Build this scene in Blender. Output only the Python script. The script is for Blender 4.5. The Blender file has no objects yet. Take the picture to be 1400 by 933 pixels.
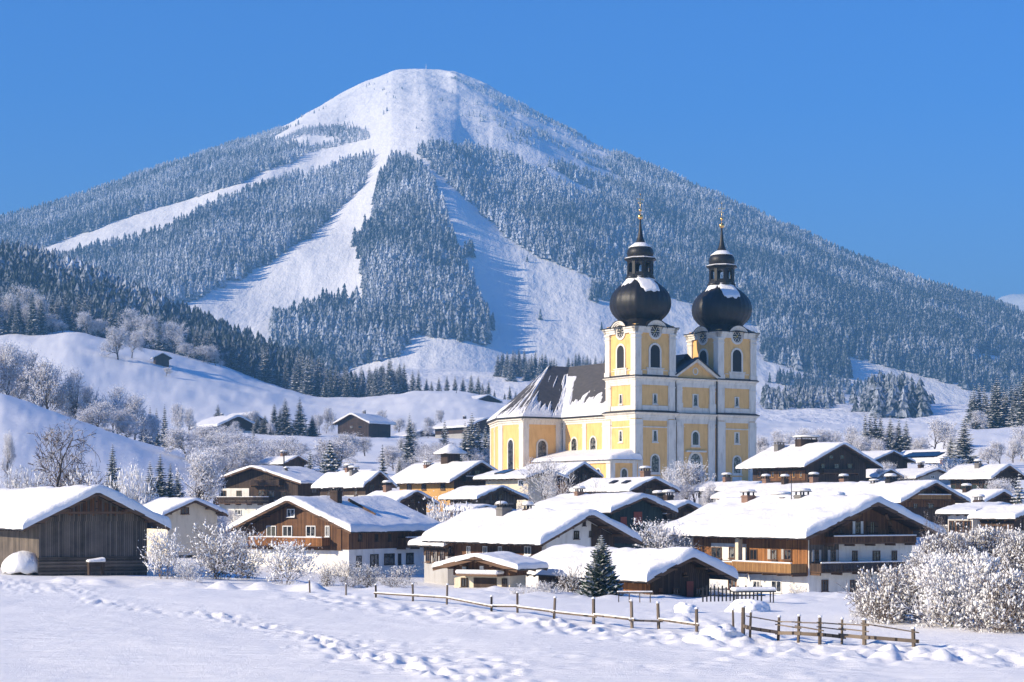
import bpy, math, random
import numpy as np
from mathutils import Vector, Matrix
F = 2500.0; CX = 700.0; HY = 690.0; CAMZ = 6.0
R = math.radians
scene = bpy.context.scene
# ---------------------------------------------------------------- camera, light, sky
cd = bpy.data.cameras.new("camera"); cam = bpy.data.objects.new("camera", cd)
scene.collection.objects.link(cam); scene.camera = cam
cam.location = (0, 0, CAMZ); cam.rotation_euler = (R(90), 0, 0)
cd.sensor_width = 36; cd.lens = 36 * F / 1400; cd.shift_y = (HY - 466.5) / 1400
cd.clip_start = 0.5; cd.clip_end = 40000
SUN_EL = 24.0
SUN_DIR = Vector((-math.cos(R(20)) * math.cos(R(SUN_EL)), -math.sin(R(20)) * math.cos(R(SUN_EL)), math.sin(R(SUN_EL))))
ld = bpy.data.lights.new("sun", 'SUN'); sun = bpy.data.objects.new("sun", ld)
scene.collection.objects.link(sun)
ld.energy = 5.0; ld.angle = R(0.53); ld.color = (1.0, 0.86, 0.66)
sun.rotation_euler = SUN_DIR.to_track_quat('Z', 'Y').to_euler(); sun.location = (-200, -50, 200)
w = bpy.data.worlds.new("World"); scene.world = w; w.use_nodes = True
nt = w.node_tree; nt.nodes.clear()
sky = nt.nodes.new('ShaderNodeTexSky'); sky.sky_type = 'NISHITA'; sky.sun_disc = False
sky.sun_elevation = R(SUN_EL)
sky.sun_rotation = math.atan2(SUN_DIR.x, SUN_DIR.y)
sky.altitude = 900; sky.air_density = 1.0; sky.dust_density = 0.25; sky.ozone_density = 4.5
hs = nt.nodes.new('ShaderNodeHueSaturation'); hs.inputs['Saturation'].default_value = 1.42; hs.inputs['Hue'].default_value = 0.520
bgn = nt.nodes.new('ShaderNodeBackground'); bgn.inputs[1].default_value = 0.113
wo = nt.nodes.new('ShaderNodeOutputWorld')
nt.links.new(sky.outputs[0], hs.inputs['Color']); nt.links.new(hs.outputs[0], bgn.inputs[0]); nt.links.new(bgn.outputs[0], wo.inputs[0])
scene.view_settings.view_transform = 'Standard'; scene.view_settings.look = 'None'
scene.view_settings.exposure = 0.86; scene.view_settings.gamma = 1.0
scene.render.engine = 'CYCLES'
cy = scene.cycles
cy.max_bounces = 6; cy.diffuse_bounces = 3; cy.glossy_bounces = 2; cy.transmission_bounces = 2; cy.volume_bounces = 0
cy.transparent_max_bounces = 6; cy.use_denoising = True; cy.caustics_reflective = False; cy.caustics_refractive = False
HAZE = True

# ---------------------------------------------------------------- small helpers
col = scene.collection
def wpt(px, py, Y):
    return Vector(((px - CX) / F * Y, Y, CAMZ + (HY - py) / F * Y))
def tag(o, label=None, cat=None, group=None, kind=None):
    if label: o["label"] = label
    if cat: o["category"] = cat
    if group: o["group"] = group
    if kind: o["kind"] = kind
    return o
def empty(name, loc, rz=0.0):
    o = bpy.data.objects.new(name, None); col.objects.link(o); o.location = loc; o.rotation_euler = (0, 0, rz)
    o.empty_display_size = 0.3
    return o
class MB:
    def __init__(s): s.v = []; s.f = []; s.m = []; s.mats = []; s.sm = []
    def mi(s, mat):
        if mat not in s.mats: s.mats.append(mat)
        return s.mats.index(mat)
    def poly(s, pts, mat, smooth=False):
        b = len(s.v); s.v += [tuple(p) for p in pts]; s.f.append(tuple(range(b, b + len(pts)))); s.m.append(s.mi(mat)); s.sm.append(smooth)
    def raw(s, vs, fs, mat, smooth=False):
        b = len(s.v); s.v += [tuple(p) for p in vs]; k = s.mi(mat)
        for f in fs: s.f.append(tuple(i + b for i in f)); s.m.append(k); s.sm.append(smooth)
    def box(s, x0, y0, z0, x1, y1, z1, mat):
        v = [(x0,y0,z0),(x1,y0,z0),(x1,y1,z0),(x0,y1,z0),(x0,y0,z1),(x1,y0,z1),(x1,y1,z1),(x0,y1,z1)]
        s.raw(v, [(0,3,2,1),(4,5,6,7),(0,1,5,4),(1,2,6,5),(2,3,7,6),(3,0,4,7)], mat)
    def bar(s, a, b, w, h, mat, up=(0,0,1)):
        a = Vector(a); b = Vector(b); d = (b - a).normalized(); u = Vector(up)
        sd = d.cross(u)
        if sd.length < 1e-4: sd = d.cross(Vector((1,0,0)))
        sd.normalize(); u = sd.cross(d).normalized()
        v = []
        for p in (a, b):
            for (i, j) in ((-1,-1),(1,-1),(1,1),(-1,1)): v.append(p + sd * (i * w / 2) + u * (j * h / 2))
        s.raw(v, [(0,1,2,3),(4,7,6,5),(0,4,5,1),(1,5,6,2),(2,6,7,3),(3,7,4,0)], mat)
    def tube(s, a, b, r0, r1, mat, n=5, smooth=True):
        a = Vector(a); b = Vector(b); d = (b - a)
        if d.length < 1e-6: return
        d.normalize(); sd = d.cross(Vector((0.12, 0.97, 0.21))).normalized(); u = sd.cross(d)
        v = []
        for p, r in ((a, r0), (b, r1)):
            for k in range(n):
                t = 2 * math.pi * k / n; v.append(p + sd * (r * math.cos(t)) + u * (r * math.sin(t)))
        fs = [(k, (k + 1) % n, n + (k + 1) % n, n + k) for k in range(n)]
        fs.append(tuple(range(n - 1, -1, -1))); fs.append(tuple(range(n, 2 * n)))
        s.raw(v, fs, mat, smooth)
    def lathe(s, cx, cy, prof, n, mat, smooth=True, cross=None):
        v = []; fs = []
        for (r, z) in prof:
            for k in range(n):
                t = 2 * math.pi * k / n; rr = r * (cross(t) if cross else 1)
                v.append((cx + rr * math.cos(t), cy + rr * math.sin(t), z))
        for i in range(len(prof) - 1):
            for k in range(n):
                k2 = (k + 1) % n; fs.append((i*n+k, i*n+k2, (i+1)*n+k2, (i+1)*n+k))
        fs.append(tuple(range(n - 1, -1, -1))); m = (len(prof) - 1) * n; fs.append(tuple(range(m, m + n)))
        s.raw(v, fs, mat, smooth)
    def build(s, name, parent=None, loc=None, bevel=0):
        me = bpy.data.meshes.new(name); me.from_pydata(s.v, [], s.f)
        for m in s.mats: me.materials.append(m)
        if s.f:
            me.polygons.foreach_set('material_index', s.m); me.polygons.foreach_set('use_smooth', s.sm)
        me.update()
        o = bpy.data.objects.new(name, me); col.objects.link(o)
        if parent: o.parent = parent
        if loc: o.location = loc
        if bevel:
            b = o.modifiers.new('bevel', 'BEVEL'); b.width = bevel; b.segments = 1; b.limit_method = 'ANGLE'
        return o
# numpy value noise
def _hash(ix, iy, seed):
    h = (ix.astype(np.int64) * 374761393 + iy.astype(np.int64) * 668265263 + seed * 1442695041) & 0xffffffff
    h = ((h ^ (h >> 13)) * 1274126177) & 0xffffffff
    return ((h ^ (h >> 16)) & 0xffffff) / float(0xffffff)
def vnoise(x, y, seed=0):
    x = np.asarray(x, float); y = np.asarray(y, float)
    ix = np.floor(x); iy = np.floor(y); fx = x - ix; fy = y - iy
    fx = fx * fx * (3 - 2 * fx); fy = fy * fy * (3 - 2 * fy)
    a = _hash(ix, iy, seed); b = _hash(ix + 1, iy, seed); c = _hash(ix, iy + 1, seed); d = _hash(ix + 1, iy + 1, seed)
    return (a * (1 - fx) + b * fx) * (1 - fy) + (c * (1 - fx) + d * fx) * fy
def fbm(x, y, oct=4, seed=0):
    s = 0; a = 1; t = 0
    for i in range(oct):
        s = s + a * (vnoise(x, y, seed + i * 17) - 0.5); t += a; a *= 0.5; x = x * 2.03 + 5.1; y = y * 2.03 + 1.7
    return s / t * 2
def np_mesh(name, verts, faces, mats, smooth=True, fmat=None, parent=None):
    """verts (N,3), faces (M,k) all same k"""
    me = bpy.data.meshes.new(name); N = len(verts); M, k = faces.shape
    me.vertices.add(N); me.vertices.foreach_set('co', np.ascontiguousarray(verts, np.float32).ravel())
    me.loops.add(M * k); me.loops.foreach_set('vertex_index', np.ascontiguousarray(faces, np.int32).ravel())
    me.polygons.add(M); me.polygons.foreach_set('loop_start', np.arange(0, M * k, k, dtype=np.int32))
    me.polygons.foreach_set('loop_total', np.full(M, k, np.int32)) if False else None
    for m in mats: me.materials.append(m)
    if fmat is not None: me.polygons.foreach_set('material_index', np.ascontiguousarray(fmat, np.int32))
    me.polygons.foreach_set('use_smooth', np.full(M, smooth, bool))
    me.update(calc_edges=True); me.validate()
    o = bpy.data.objects.new(name, me); col.objects.link(o)
    if parent: o.parent = parent
    return o

# ---------------------------------------------------------------- materials
def nodes_of(m):
    m.use_nodes = True; t = m.node_tree; b = t.nodes['Principled BSDF']; return t, b
def mat_plain(name, c, rough=0.7, metal=0.0, spec=0.3):
    m = bpy.data.materials.new(name); t, b = nodes_of(m)
    b.inputs['Base Color'].default_value = (*c, 1); b.inputs['Roughness'].default_value = rough
    b.inputs['Metallic'].default_value = metal; b.inputs['Specular IOR Level'].default_value = spec
    return m
def L(t, a, b): t.links.new(a, b)
def noise(t, vec, scale, detail=4, rough=0.55, dist=0.0):
    n = t.nodes.new('ShaderNodeTexNoise'); n.inputs['Scale'].default_value = scale; n.inputs['Detail'].default_value = detail
    n.inputs['Roughness'].default_value = rough; n.inputs['Distortion'].default_value = dist
    if vec is not None: L(t, vec, n.inputs['Vector'])
    return n.outputs['Fac']
def ramp(t, fac, stops):
    r = t.nodes.new('ShaderNodeValToRGB'); e = r.color_ramp.elements
    while len(e) < len(stops): e.new(0.5)
    for i, (p, c) in enumerate(stops):
        e[i].position = p; e[i].color = (*c, 1) if len(c) == 3 else c
    L(t, fac, r.inputs['Fac']); return r.outputs['Color']
def mathn(t, op, a, b=None, clamp=False):
    n = t.nodes.new('ShaderNodeMath'); n.operation = op; n.use_clamp = clamp
    for i, x in enumerate((a, b)):
        if x is None: continue
        if isinstance(x, (int, float)): n.inputs[i].default_value = x
        else: L(t, x, n.inputs[i])
    return n.outputs[0]
def mixc(t, f, a, b):
    n = t.nodes.new('ShaderNodeMix'); n.data_type = 'RGBA'
    for s, x in ((0, f), (6, a), (7, b)):
        if isinstance(x, (int, float)): n.inputs[s].default_value = x
        elif isinstance(x, tuple): n.inputs[s].default_value = (*x, 1)
        else: L(t, x, n.inputs[s])
    return n.outputs[2]
def texco(t, which='Object', scale=None):
    c = t.nodes.new('ShaderNodeTexCoord').outputs[which]
    if scale:
        mp = t.nodes.new('ShaderNodeMapping'); mp.inputs['Scale'].default_value = scale; L(t, c, mp.inputs['Vector']); c = mp.outputs[0]
    return c
def bump(t, b, h, dist, strength=1.0):
    n = t.nodes.new('ShaderNodeBump'); n.inputs['Distance'].default_value = dist; n.inputs['Strength'].default_value = strength
    L(t, h, n.inputs['Height']); L(t, n.outputs[0], b.inputs['Normal'])
SNOW = (0.87, 0.86, 0.84)
def mat_snow(name, sc=1.0, dist=0.05, tint=SNOW, coarse=True):
    m = bpy.data.materials.new(name); t, b = nodes_of(m)
    c = texco(t); n1 = noise(t, c, 0.6 * sc, 5, 0.6); n2 = noise(t, c, 9 * sc, 4, 0.65)
    L(t, mixc(t, n1, tuple(x * 0.95 for x in tint), tuple(min(1, x * 1.03) for x in tint)), b.inputs['Base Color'])
    b.inputs['Roughness'].default_value = 0.62; b.inputs['Specular IOR Level'].default_value = 0.25
    h = mathn(t, 'ADD', n1, mathn(t, 'MULTIPLY', n2, 0.25)); bump(t, b, h, dist)
    return m
M = {}
M['snow'] = mat_snow('snow', 1.0, 0.12)
M['snow_roof'] = mat_snow('roof_snow', 1.3, 0.22, (0.82, 0.81, 0.79))
# ground snow: fine sparkle-like grain near, wind ripples
def mk_ground():
    m = bpy.data.materials.new('field_snow'); t, b = nodes_of(m)
    c = texco(t); n1 = noise(t, c, 0.05, 5, 0.6); n2 = noise(t, texco(t, 'Object', (0.5, 1.2, 1)), 1.1, 6, 0.62); n3 = noise(t, c, 22, 3, 0.7)
    L(t, mixc(t, n1, (0.86, 0.85, 0.825), (0.90, 0.89, 0.865)), b.inputs['Base Color'])
    b.inputs['Roughness'].default_value = 0.55; b.inputs['Specular IOR Level'].default_value = 0.3
    h = mathn(t, 'ADD', mathn(t, 'MULTIPLY', n2, 0.16), mathn(t, 'MULTIPLY', n3, 0.045)); bump(t, b, h, 1.0, 1.0)
    return m
M['ground'] = mk_ground()
def mk_mtn():
    m = bpy.data.materials.new('mountain_snow'); t, b = nodes_of(m)
    c = texco(t); n1 = noise(t, c, 0.006, 6, 0.6); n2 = noise(t, texco(t, 'Object', (1.6, .5, .5)), 0.022, 7, 0.62); n4 = noise(t, texco(t, 'Object', (1, 1, 0.5)), 0.13, 3, 0.6)
    base = mixc(t, n1, (0.85, 0.84, 0.83), (0.91, 0.905, 0.89))
    # wind-blown scrub and small rocks poking out of the snow
    mask = ramp(t, n4, [(0.73, (0,0,0)), (0.77, (1,1,1))])
    base = mixc(t, mathn(t, 'MULTIPLY', mask, 0.5), base, (0.16, 0.16, 0.16))
    L(t, base, b.inputs['Base Color'])
    b.inputs['Roughness'].default_value = 0.7; b.inputs['Specular IOR Level'].default_value = 0.1
    bump(t, b, mathn(t, 'ADD', n2, mathn(t, 'MULTIPLY', n1, 2.0)), 8.0, 0.7)
    return m
M['mtn'] = mk_mtn()
def mk_conifer(name, dark, frost_lo, frost_hi, sc, snowc=(0.80, 0.84, 0.90), attr=True):
    m = bpy.data.materials.new(name); t, b = nodes_of(m)
    c = texco(t); n = noise(t, c, sc, 3, 0.6)
    nb = noise(t, c, sc * 0.12, 3, 0.6)
    geo = t.nodes.new('ShaderNodeNewGeometry')
    sx = t.nodes.new('ShaderNodeSeparateXYZ'); L(t, geo.outputs['Normal'], sx.inputs[0])
    up = mathn(t, 'MULTIPLY', sx.outputs[2], 0.45)
    f = mathn(t, 'ADD', mathn(t, 'ADD', n, up), -0.52)
    if attr:
        a = t.nodes.new('ShaderNodeAttribute'); a.attribute_name = 'frost'; f = mathn(t, 'ADD', f, mathn(t, 'MULTIPLY', a.outputs['Fac'], 0.36))
    else:
        oi = t.nodes.new('ShaderNodeObjectInfo'); f = mathn(t, 'ADD', f, mathn(t, 'MULTIPLY', oi.outputs['Random'], 0.12))
    f = ramp(t, f, [(frost_lo, (0,0,0)), (frost_hi, (1,1,1))])
    dk = mixc(t, nb, dark, tuple(x * 1.5 for x in dark))
    L(t, mixc(t, f, dk, snowc), b.inputs['Base Color'])
    b.inputs['Roughness'].default_value = 0.85; b.inputs['Specular IOR Level'].default_value = 0.1
    return m
M['fir_far'] = mk_conifer('frosted_forest_needles', (0.022, 0.034, 0.036), 0.10, 0.62, 0.30, (0.66, 0.71, 0.80))
M['fir'] = mk_conifer('spruce_needles', (0.018, 0.030, 0.022), 0.32, 0.72, 1.6, attr=False)
M['fir_dark'] = mk_conifer('green_spruce_needles', (0.022, 0.040, 0.022), 0.42, 0.66, 2.2, attr=False)

# ---------------------------------------------------------------- terrain
PX = np.concatenate([np.arange(-1400, -160, 20), np.arange(-160, 1560, 2.6), np.arange(1560, 2800, 20)]).astype(float)
def rows():
    a = [3, 12, 22, 32, 40, 46]
    py = np.arange(985, 790, -1.0); a += list(15000.0 / (py - HY))
    y = a[-1]
    while y < 2300: y *= 1.012; a.append(y)
    while y < 5600: y += 16; a.append(y)
    while y < 7200: y += 120; a.append(y)
    return np.array(a)
YR = rows()
# key lines: Y -> [(px, py)] or world z
KL = [
 (3, 'z', [(0, 0)]), (100, 'z', [(0, 0)]),
 (128, 'z', [(0, .2), (420, 0.1), (700, -0.1), (950, -0.5), (1400, -0.2)]),
 (150, 'z', [(0, .4), (300, 0), (500, -0.7), (700, -1.2), (950, -2.4), (1400, -2.2)]),
 (178, 'z', [(0, .8), (300, -.6), (500, -1.6), (700, -2.2), (950, -3.3), (1400, -3.0)]),
 (215, 'z', [(0, 2.0), (300, .0), (500, -1.2), (700, -1.5), (950, -2.0), (1400, -0.5)]),
 (260, 'z', [(0, 4.5), (300, 1.5), (500, 1.0), (700, 2.0), (950, 3.5), (1400, 3.5)]),
 (320, 'z', [(0, 13), (300, 5), (500, 5), (700, 7.5), (950, 8.5), (1400, 9)]),
 (420, 'p', [(-400, 480), (0, 541), (100, 577), (200, 607), (260, 622), (350, 642), (560, 645), (800, 645), (1400, 632)]),
 (520, 'p', [(-400, 520), (0, 585), (100, 600), (200, 614), (300, 622), (400, 624), (560, 626), (800, 630), (1050, 632), (1270, 622), (1300, 606), (1400, 606)]),
 (640, 'p', [(-400, 540), (0, 580), (230, 595), (400, 597), (560, 602), (800, 606), (1050, 612), (1270, 600), (1310, 588), (1400, 586)]),
 (740, 'p', [(-400, 530), (0, 562), (230, 583), (400, 589), (560, 594), (800, 596), (1050, 604), (1400, 592)]),
 (1060, 'p', [(-400, 470), (0, 462), (100, 456), (190, 474), (260, 493), (350, 522), (430, 541), (500, 546), (560, 538), (640, 537), (700, 546), (800, 557), (1050, 585), (1200, 588), (1290, 582), (1400, 575)]),
 (1220, 'p', [(-400, 480), (0, 452), (100, 452), (200, 478), (300, 500), (400, 535), (500, 553), (560, 547), (690, 549), (800, 555), (1050, 575), (1200, 578), (1400, 570)]),
 (1600, 'p', [(-400, 330), (0, 366), (100, 398), (200, 436), (300, 480), (400, 512), (480, 512), (560, 508), (700, 512), (830, 520), (1050, 552), (1200, 556), (1400, 556)]),
]
def kl_z(Y, mode, pts, px):
    v = np.interp(px, [p[0] for p in pts], [p[1] for p in pts])
    if mode == 'z': return v
    for _ in range(1): v = v
    return CAMZ + (HY - v) / F * Y
SIL = [(-1400,560),(-900,480),(-250,362),(0,304),(100,275),(200,240),(300,205),(345,190),(400,163),(450,137),(500,114),(540,100),(583,96),(620,99),(660,113),(700,136),(740,157),(780,177),(820,200),(850,216),(900,236),(950,259),(1000,284),(1050,307),(1100,330),(1150,352),(1200,372),(1250,391),(1300,405),(1350,420),(1400,436),(1600,492),(2000,560),(2800,620)]
AX, AY, AZ = (583 - CX) / F * 4600, 4600.0, CAMZ + (HY - 96) / F * 4600
def smooth1(a, k):
    ker = np.hanning(2 * k + 1); ker /= ker.sum(); p = np.pad(a, k, mode='edge'); return np.convolve(p, ker, 'valid')
def build_heights():
    nc, nr = len(PX), len(YR); Z = np.zeros((nr, nc))
    KY = [k[0] for k in KL]
    KZ = [kl_z(k[0], k[1], k[2], PX) for k in KL]
    for i, k in enumerate(KL):
        if k[0] > 300: KZ[i] = smooth1(KZ[i], 9)
    # mountain
    Yf = 2250.0
    YY, PP = np.meshgrid(YR, PX, indexing='ij'); XX = (PP - CX) / F * YY
    dx, dy = XX - AX, YY - AY; r = np.sqrt(dx**2 + dy**2)
    ang = np.arctan2(dx, -dy)
    rr = np.sqrt(r**2 + 330**2) - 330
    cone = (AZ) - 0.455 * rr
    ribs = fbm(ang * 3.2 + fbm(XX / 500, YY / 500, 2, 7) * .8, r * 0.0012, 3, 5) * np.clip(r - 500, 0, 1500) * 0.05
    def rib(ys, cs, ws, am):  # ridges added so their shadow falls on the pistes beside the forest
        c_ = np.interp(YY, ys, cs); w_ = np.interp(YY, ys, ws); a_ = np.interp(YY, ys, am); q = (PP - c_) / w_
        return a_ * np.exp(-np.abs(q) ** 2.6)
    zc = cone + ribs + rib([2100, 2500, 3300, 4300], [585, 590, 575, 560], [95, 85, 62, 22], [18, 28, 30, 8]) \
       + rib([2300, 2800, 3500, 4300], [190, 270, 360, 470], [80, 75, 66, 30], [14, 32, 30, 8]) + rib([2300, 3000, 4300], [860, 780, 640], [50, 60, 45], [6, 14, 8])
    crag = np.clip((r * -1 + 1000) / 700, 0, 1) * np.abs(fbm(XX / 120 + YY / 400, YY / 150 - XX / 300, 6, 61)) * 17 * np.clip(dx / 150 + 1.2, 0.15, 1); zc = zc - crag
    silz = np.interp(PX, [p[0] for p in SIL], [p[1] for p in SIL])
    silz = smooth1(silz, 5)
    tgt = (HY - silz) / F                     # (z-cam)/Y max
    mm = YR >= 1900; base = 110.0
    lo = np.full(nc, -1.0); hi = np.full(nc, 4.0)
    for _ in range(40):
        k = (lo + hi) / 2
        q = ((base + (zc[mm] - base) * k[None, :] - CAMZ) / YY[mm]).max(0)
        big = q > tgt; hi = np.where(big, k, hi); lo = np.where(big, lo, k)
    k = (lo + hi) / 2; print('cone scale', k[::60].round(2))
    zm = base + (zc - base) * k[None, :]
    KY2 = KY + [Yf]; foot = np.array([np.interp(Yf, YR, zm[:, j]) for j in range(nc)])
    KZ2 = np.array(KZ + [foot])
    # monotone cubic (pchip-like) along Y
    h = np.diff(KY2)[:, None]; d = np.diff(KZ2, axis=0) / h
    mslope = np.zeros_like(KZ2); mslope[1:-1] = np.where(d[:-1] * d[1:] > 0, 2 * d[:-1] * d[1:] / (d[:-1] + d[1:] + 1e-12), 0)
    mslope[0] = d[0]; mslope[-1] = d[-1]
    for i, Y in enumerate(YR):
        if Y >= Yf: Z[i] = zm[i]; continue
        j = max(0, min(len(KY2) - 2, int(np.searchsorted(KY2, Y)) - 1)); hh = KY2[j + 1] - KY2[j]; t = (Y - KY2[j]) / hh
        Z[i] = (2*t**3-3*t**2+1)*KZ2[j] + (t**3-2*t**2+t)*hh*mslope[j] + (-2*t**3+3*t**2)*KZ2[j+1] + (t**3-t**2)*hh*mslope[j+1]
    # soften the foot
    # relief
    amp = np.interp(YR, [0, 60, 130, 200, 400, 1200, 2300, 3500, 6000], [0, .10, .10, .25, .8, 2.5, 7, 12, 12])[:, None]
    near_f = np.exp(-(np.abs(silz[None, :] * 0)))
    Z += amp * fbm(XX / (amp * 14 + 6), YY / (amp * 14 + 6), 5, 3) * 0.9
    Z += (fbm(XX / 7.0, YY / 11.0, 4, 44) * 0.16) * np.clip((YY - 40) / 30, 0, 1) * (YY < 420)
    Z += fbm(XX / 16, YY / 22, 4, 91) * np.interp(YY, [200, 420, 1250, 2000], [.15, .8, 1.6, 0]) 
    return Z, XX, YY
Z, XX, YY = build_heights()
# trodden tracks and lumps in the near field
def stamp(x0, y0, rx, ry, h):
    i0, i1 = np.searchsorted(YR, [y0 - 2.6 * ry, y0 + 2.6 * ry])
    if i1 <= i0: return
    p = CX + x0 / y0 * F; dp = 2.6 * rx / y0 * F + 3
    j0, j1 = np.searchsorted(PX, [p - dp, p + dp])
    xs = XX[i0:i1, j0:j1] - x0; ys = YY[i0:i1, j0:j1] - y0
    q = (xs / rx)**2 + (ys / ry)**2
    Z[i0:i1, j0:j1] += h * (np.exp(-q) - 0.45 * np.exp(-q / 2.6))
rng = random.Random(4)
def gpt(px, py): Y = CAMZ * F / (py - HY); return ((px - CX) / F * Y, Y)
def track(pts, n, wid, h, size):
    for i in range(n):
        t = rng.random() * (len(pts) - 1); k = int(t); f = t - k
        px = pts[k][0] * (1 - f) + pts[k+1][0] * f + rng.gauss(0, wid[0]); py = pts[k][1] * (1 - f) + pts[k+1][1] * f + rng.gauss(0, wid[1])
        if py < 795: continue
        x, y = gpt(px, py); s = size * rng.uniform(.6, 1.5)
        stamp(x, y, s, s * rng.uniform(.9, 1.8), -h * rng.uniform(.4, 1.3) if rng.random() < .75 else h * rng.uniform(.3, .9))
track([(-20, 797), (30, 803), (110, 818), (200, 835), (300, 845), (370, 857), (430, 872), (470, 890), (560, 915), (640, 935)], 900, (10, 2.0), 0.16, .24)
track([(440, 880), (520, 895), (600, 905), (700, 930)], 240, (34, 8), 0.17, .28)
track([(0, 800), (60, 806), (120, 812)], 240, (24, 4), 0.14, .24)
track([(420, 818), (520, 828), (660, 845), (800, 862), (960, 872), (1100, 888), (1250, 893), (1420, 900)], 750, (16, 5.0), 0.20, .34)
track([(500, 826), (700, 850), (860, 868)], 200, (14, 3), 0.2, .35)
track([(940, 868), (1010, 880), (1100, 890), (1200, 890), (1300, 898)], 260, (40, 6), -0.14, .42)
track([(650, 905), (800, 900), (1000, 915), (1200, 925)], 90, (70, 9), 0.08, .35)
track([(900, 842), (960, 850), (1010, 862)], 90, (20, 4), -0.16, .4)
rngn = random.Random(8)
for i in range(500):   # ploughed / lumpy snow in the village yards
    Y = rngn.uniform(115, 175); p = rngn.uniform(380, 1400); s = rngn.uniform(.4, 1.1)
    stamp((p - CX) / F * Y, Y, s * 1.3, s, rngn.uniform(.1, .35))
# low snow bank along the far edge of the field, left of the fence
for i in range(150):
    p = rngn.uniform(70, 440); Y = np.interp(p, [70, 440], [138, 127]) + rngn.gauss(0, 1.2)
    stamp((p - CX) / F * Y, Y, rngn.uniform(.8, 2), rngn.uniform(.6, 1.1), rngn.uniform(.1, .32))
def ground_z(x, y):
    p = CX + x / y * F
    i = int(np.clip(np.searchsorted(YR, y) - 1, 0, len(YR) - 2)); j = int(np.clip(np.searchsorted(PX, p) - 1, 0, len(PX) - 2))
    a = (y - YR[i]) / (YR[i+1] - YR[i]); b = (p - PX[j]) / (PX[j+1] - PX[j])
    return float((Z[i, j]*(1-b) + Z[i, j+1]*b)*(1-a) + (Z[i+1, j]*(1-b) + Z[i+1, j+1]*b)*a)
def ground_zv(x, y):
    p = CX + x / y * F
    i = np.clip(np.searchsorted(YR, y) - 1, 0, len(YR) - 2); j = np.clip(np.searchsorted(PX, p) - 1, 0, len(PX) - 2)
    a = (y - YR[i]) / (YR[i+1] - YR[i]); b = (p - PX[j]) / (PX[j+1] - PX[j])
    return (Z[i, j]*(1-b) + Z[i, j+1]*b)*(1-a) + (Z[i+1, j]*(1-b) + Z[i+1, j+1]*b)*a
def y_at(px, py, y0):
    for Y in np.arange(y0, y0 + 900, 2.0):
        if HY - (ground_z((px - CX) / F * Y, Y) - CAMZ) / Y * F <= py: return float(Y)
    return y0
def fan_sheet(name, i0, i1, mat, kind='structure'):
    nr, nc = i1 - i0, len(PX)
    vs = np.stack([XX[i0:i1], YY[i0:i1], Z[i0:i1]], -1).reshape(-1, 3)
    a = (np.arange(nr - 1)[:, None] * nc + np.arange(nc - 1)[None, :]).ravel()
    fs = np.stack([a, a + 1, a + nc + 1, a + nc], 1)
    o = np_mesh(name, vs, fs, [mat]); o['kind'] = kind; return o
iF = int(np.searchsorted(YR, 190)); iM = int(np.searchsorted(YR, 1150))
fan_sheet('ground', 0, iF + 1, M['ground'])
fan_sheet('hills', iF, iM + 1, M['snow'])
fan_sheet('mountain', iM, len(YR), M['mtn'])
# distant snow peak beyond the right shoulder
def far_peak():
    xs = np.linspace(1700, 4200, 90); ys = np.linspace(8600, 10600, 50); X, Y = np.meshgrid(xs, ys)
    px0 = (1396 - CX) / F * 9500
    zz = 1105 - 0.40 * np.abs(X - px0) - 0.35 * np.abs(Y - 9500) + 90 * fbm(X / 260, Y / 260, 5, 9)
    vs = np.stack([X, Y, zz], -1).reshape(-1, 3); nr, nc = X.shape
    a = (np.arange(nr - 1)[:, None] * nc + np.arange(nc - 1)[None, :]).ravel()
    o = np_mesh('distant_peak', vs, np.stack([a, a + 1, a + nc + 1, a + nc], 1), [M['mtn']]); o['kind'] = 'structure'
far_peak()
if HAZE:
    hz = bpy.data.materials.new('haze'); hz.use_nodes = True; t = hz.node_tree; t.nodes.clear()
    pv = t.nodes.new('ShaderNodeVolumePrincipled'); pv.inputs['Color'].default_value = (0.22, 0.55, 1.0, 1); pv.inputs['Absorption Color'].default_value = (0.0, 0.0, 0.0, 1); pv.inputs['Density'].default_value = 0.00020
    pv.inputs['Anisotropy'].default_value = 0.0
    ou = t.nodes.new('ShaderNodeOutputMaterial'); L(t, pv.outputs[0], ou.inputs['Volume'])
    mb = MB(); zmin = min(float(Z.min()), 0) - 60; mb.box(-5600, -300, zmin, 9000, 11000, 1240, hz)
    o = mb.build('haze'); o['kind'] = 'stuff'
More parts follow.
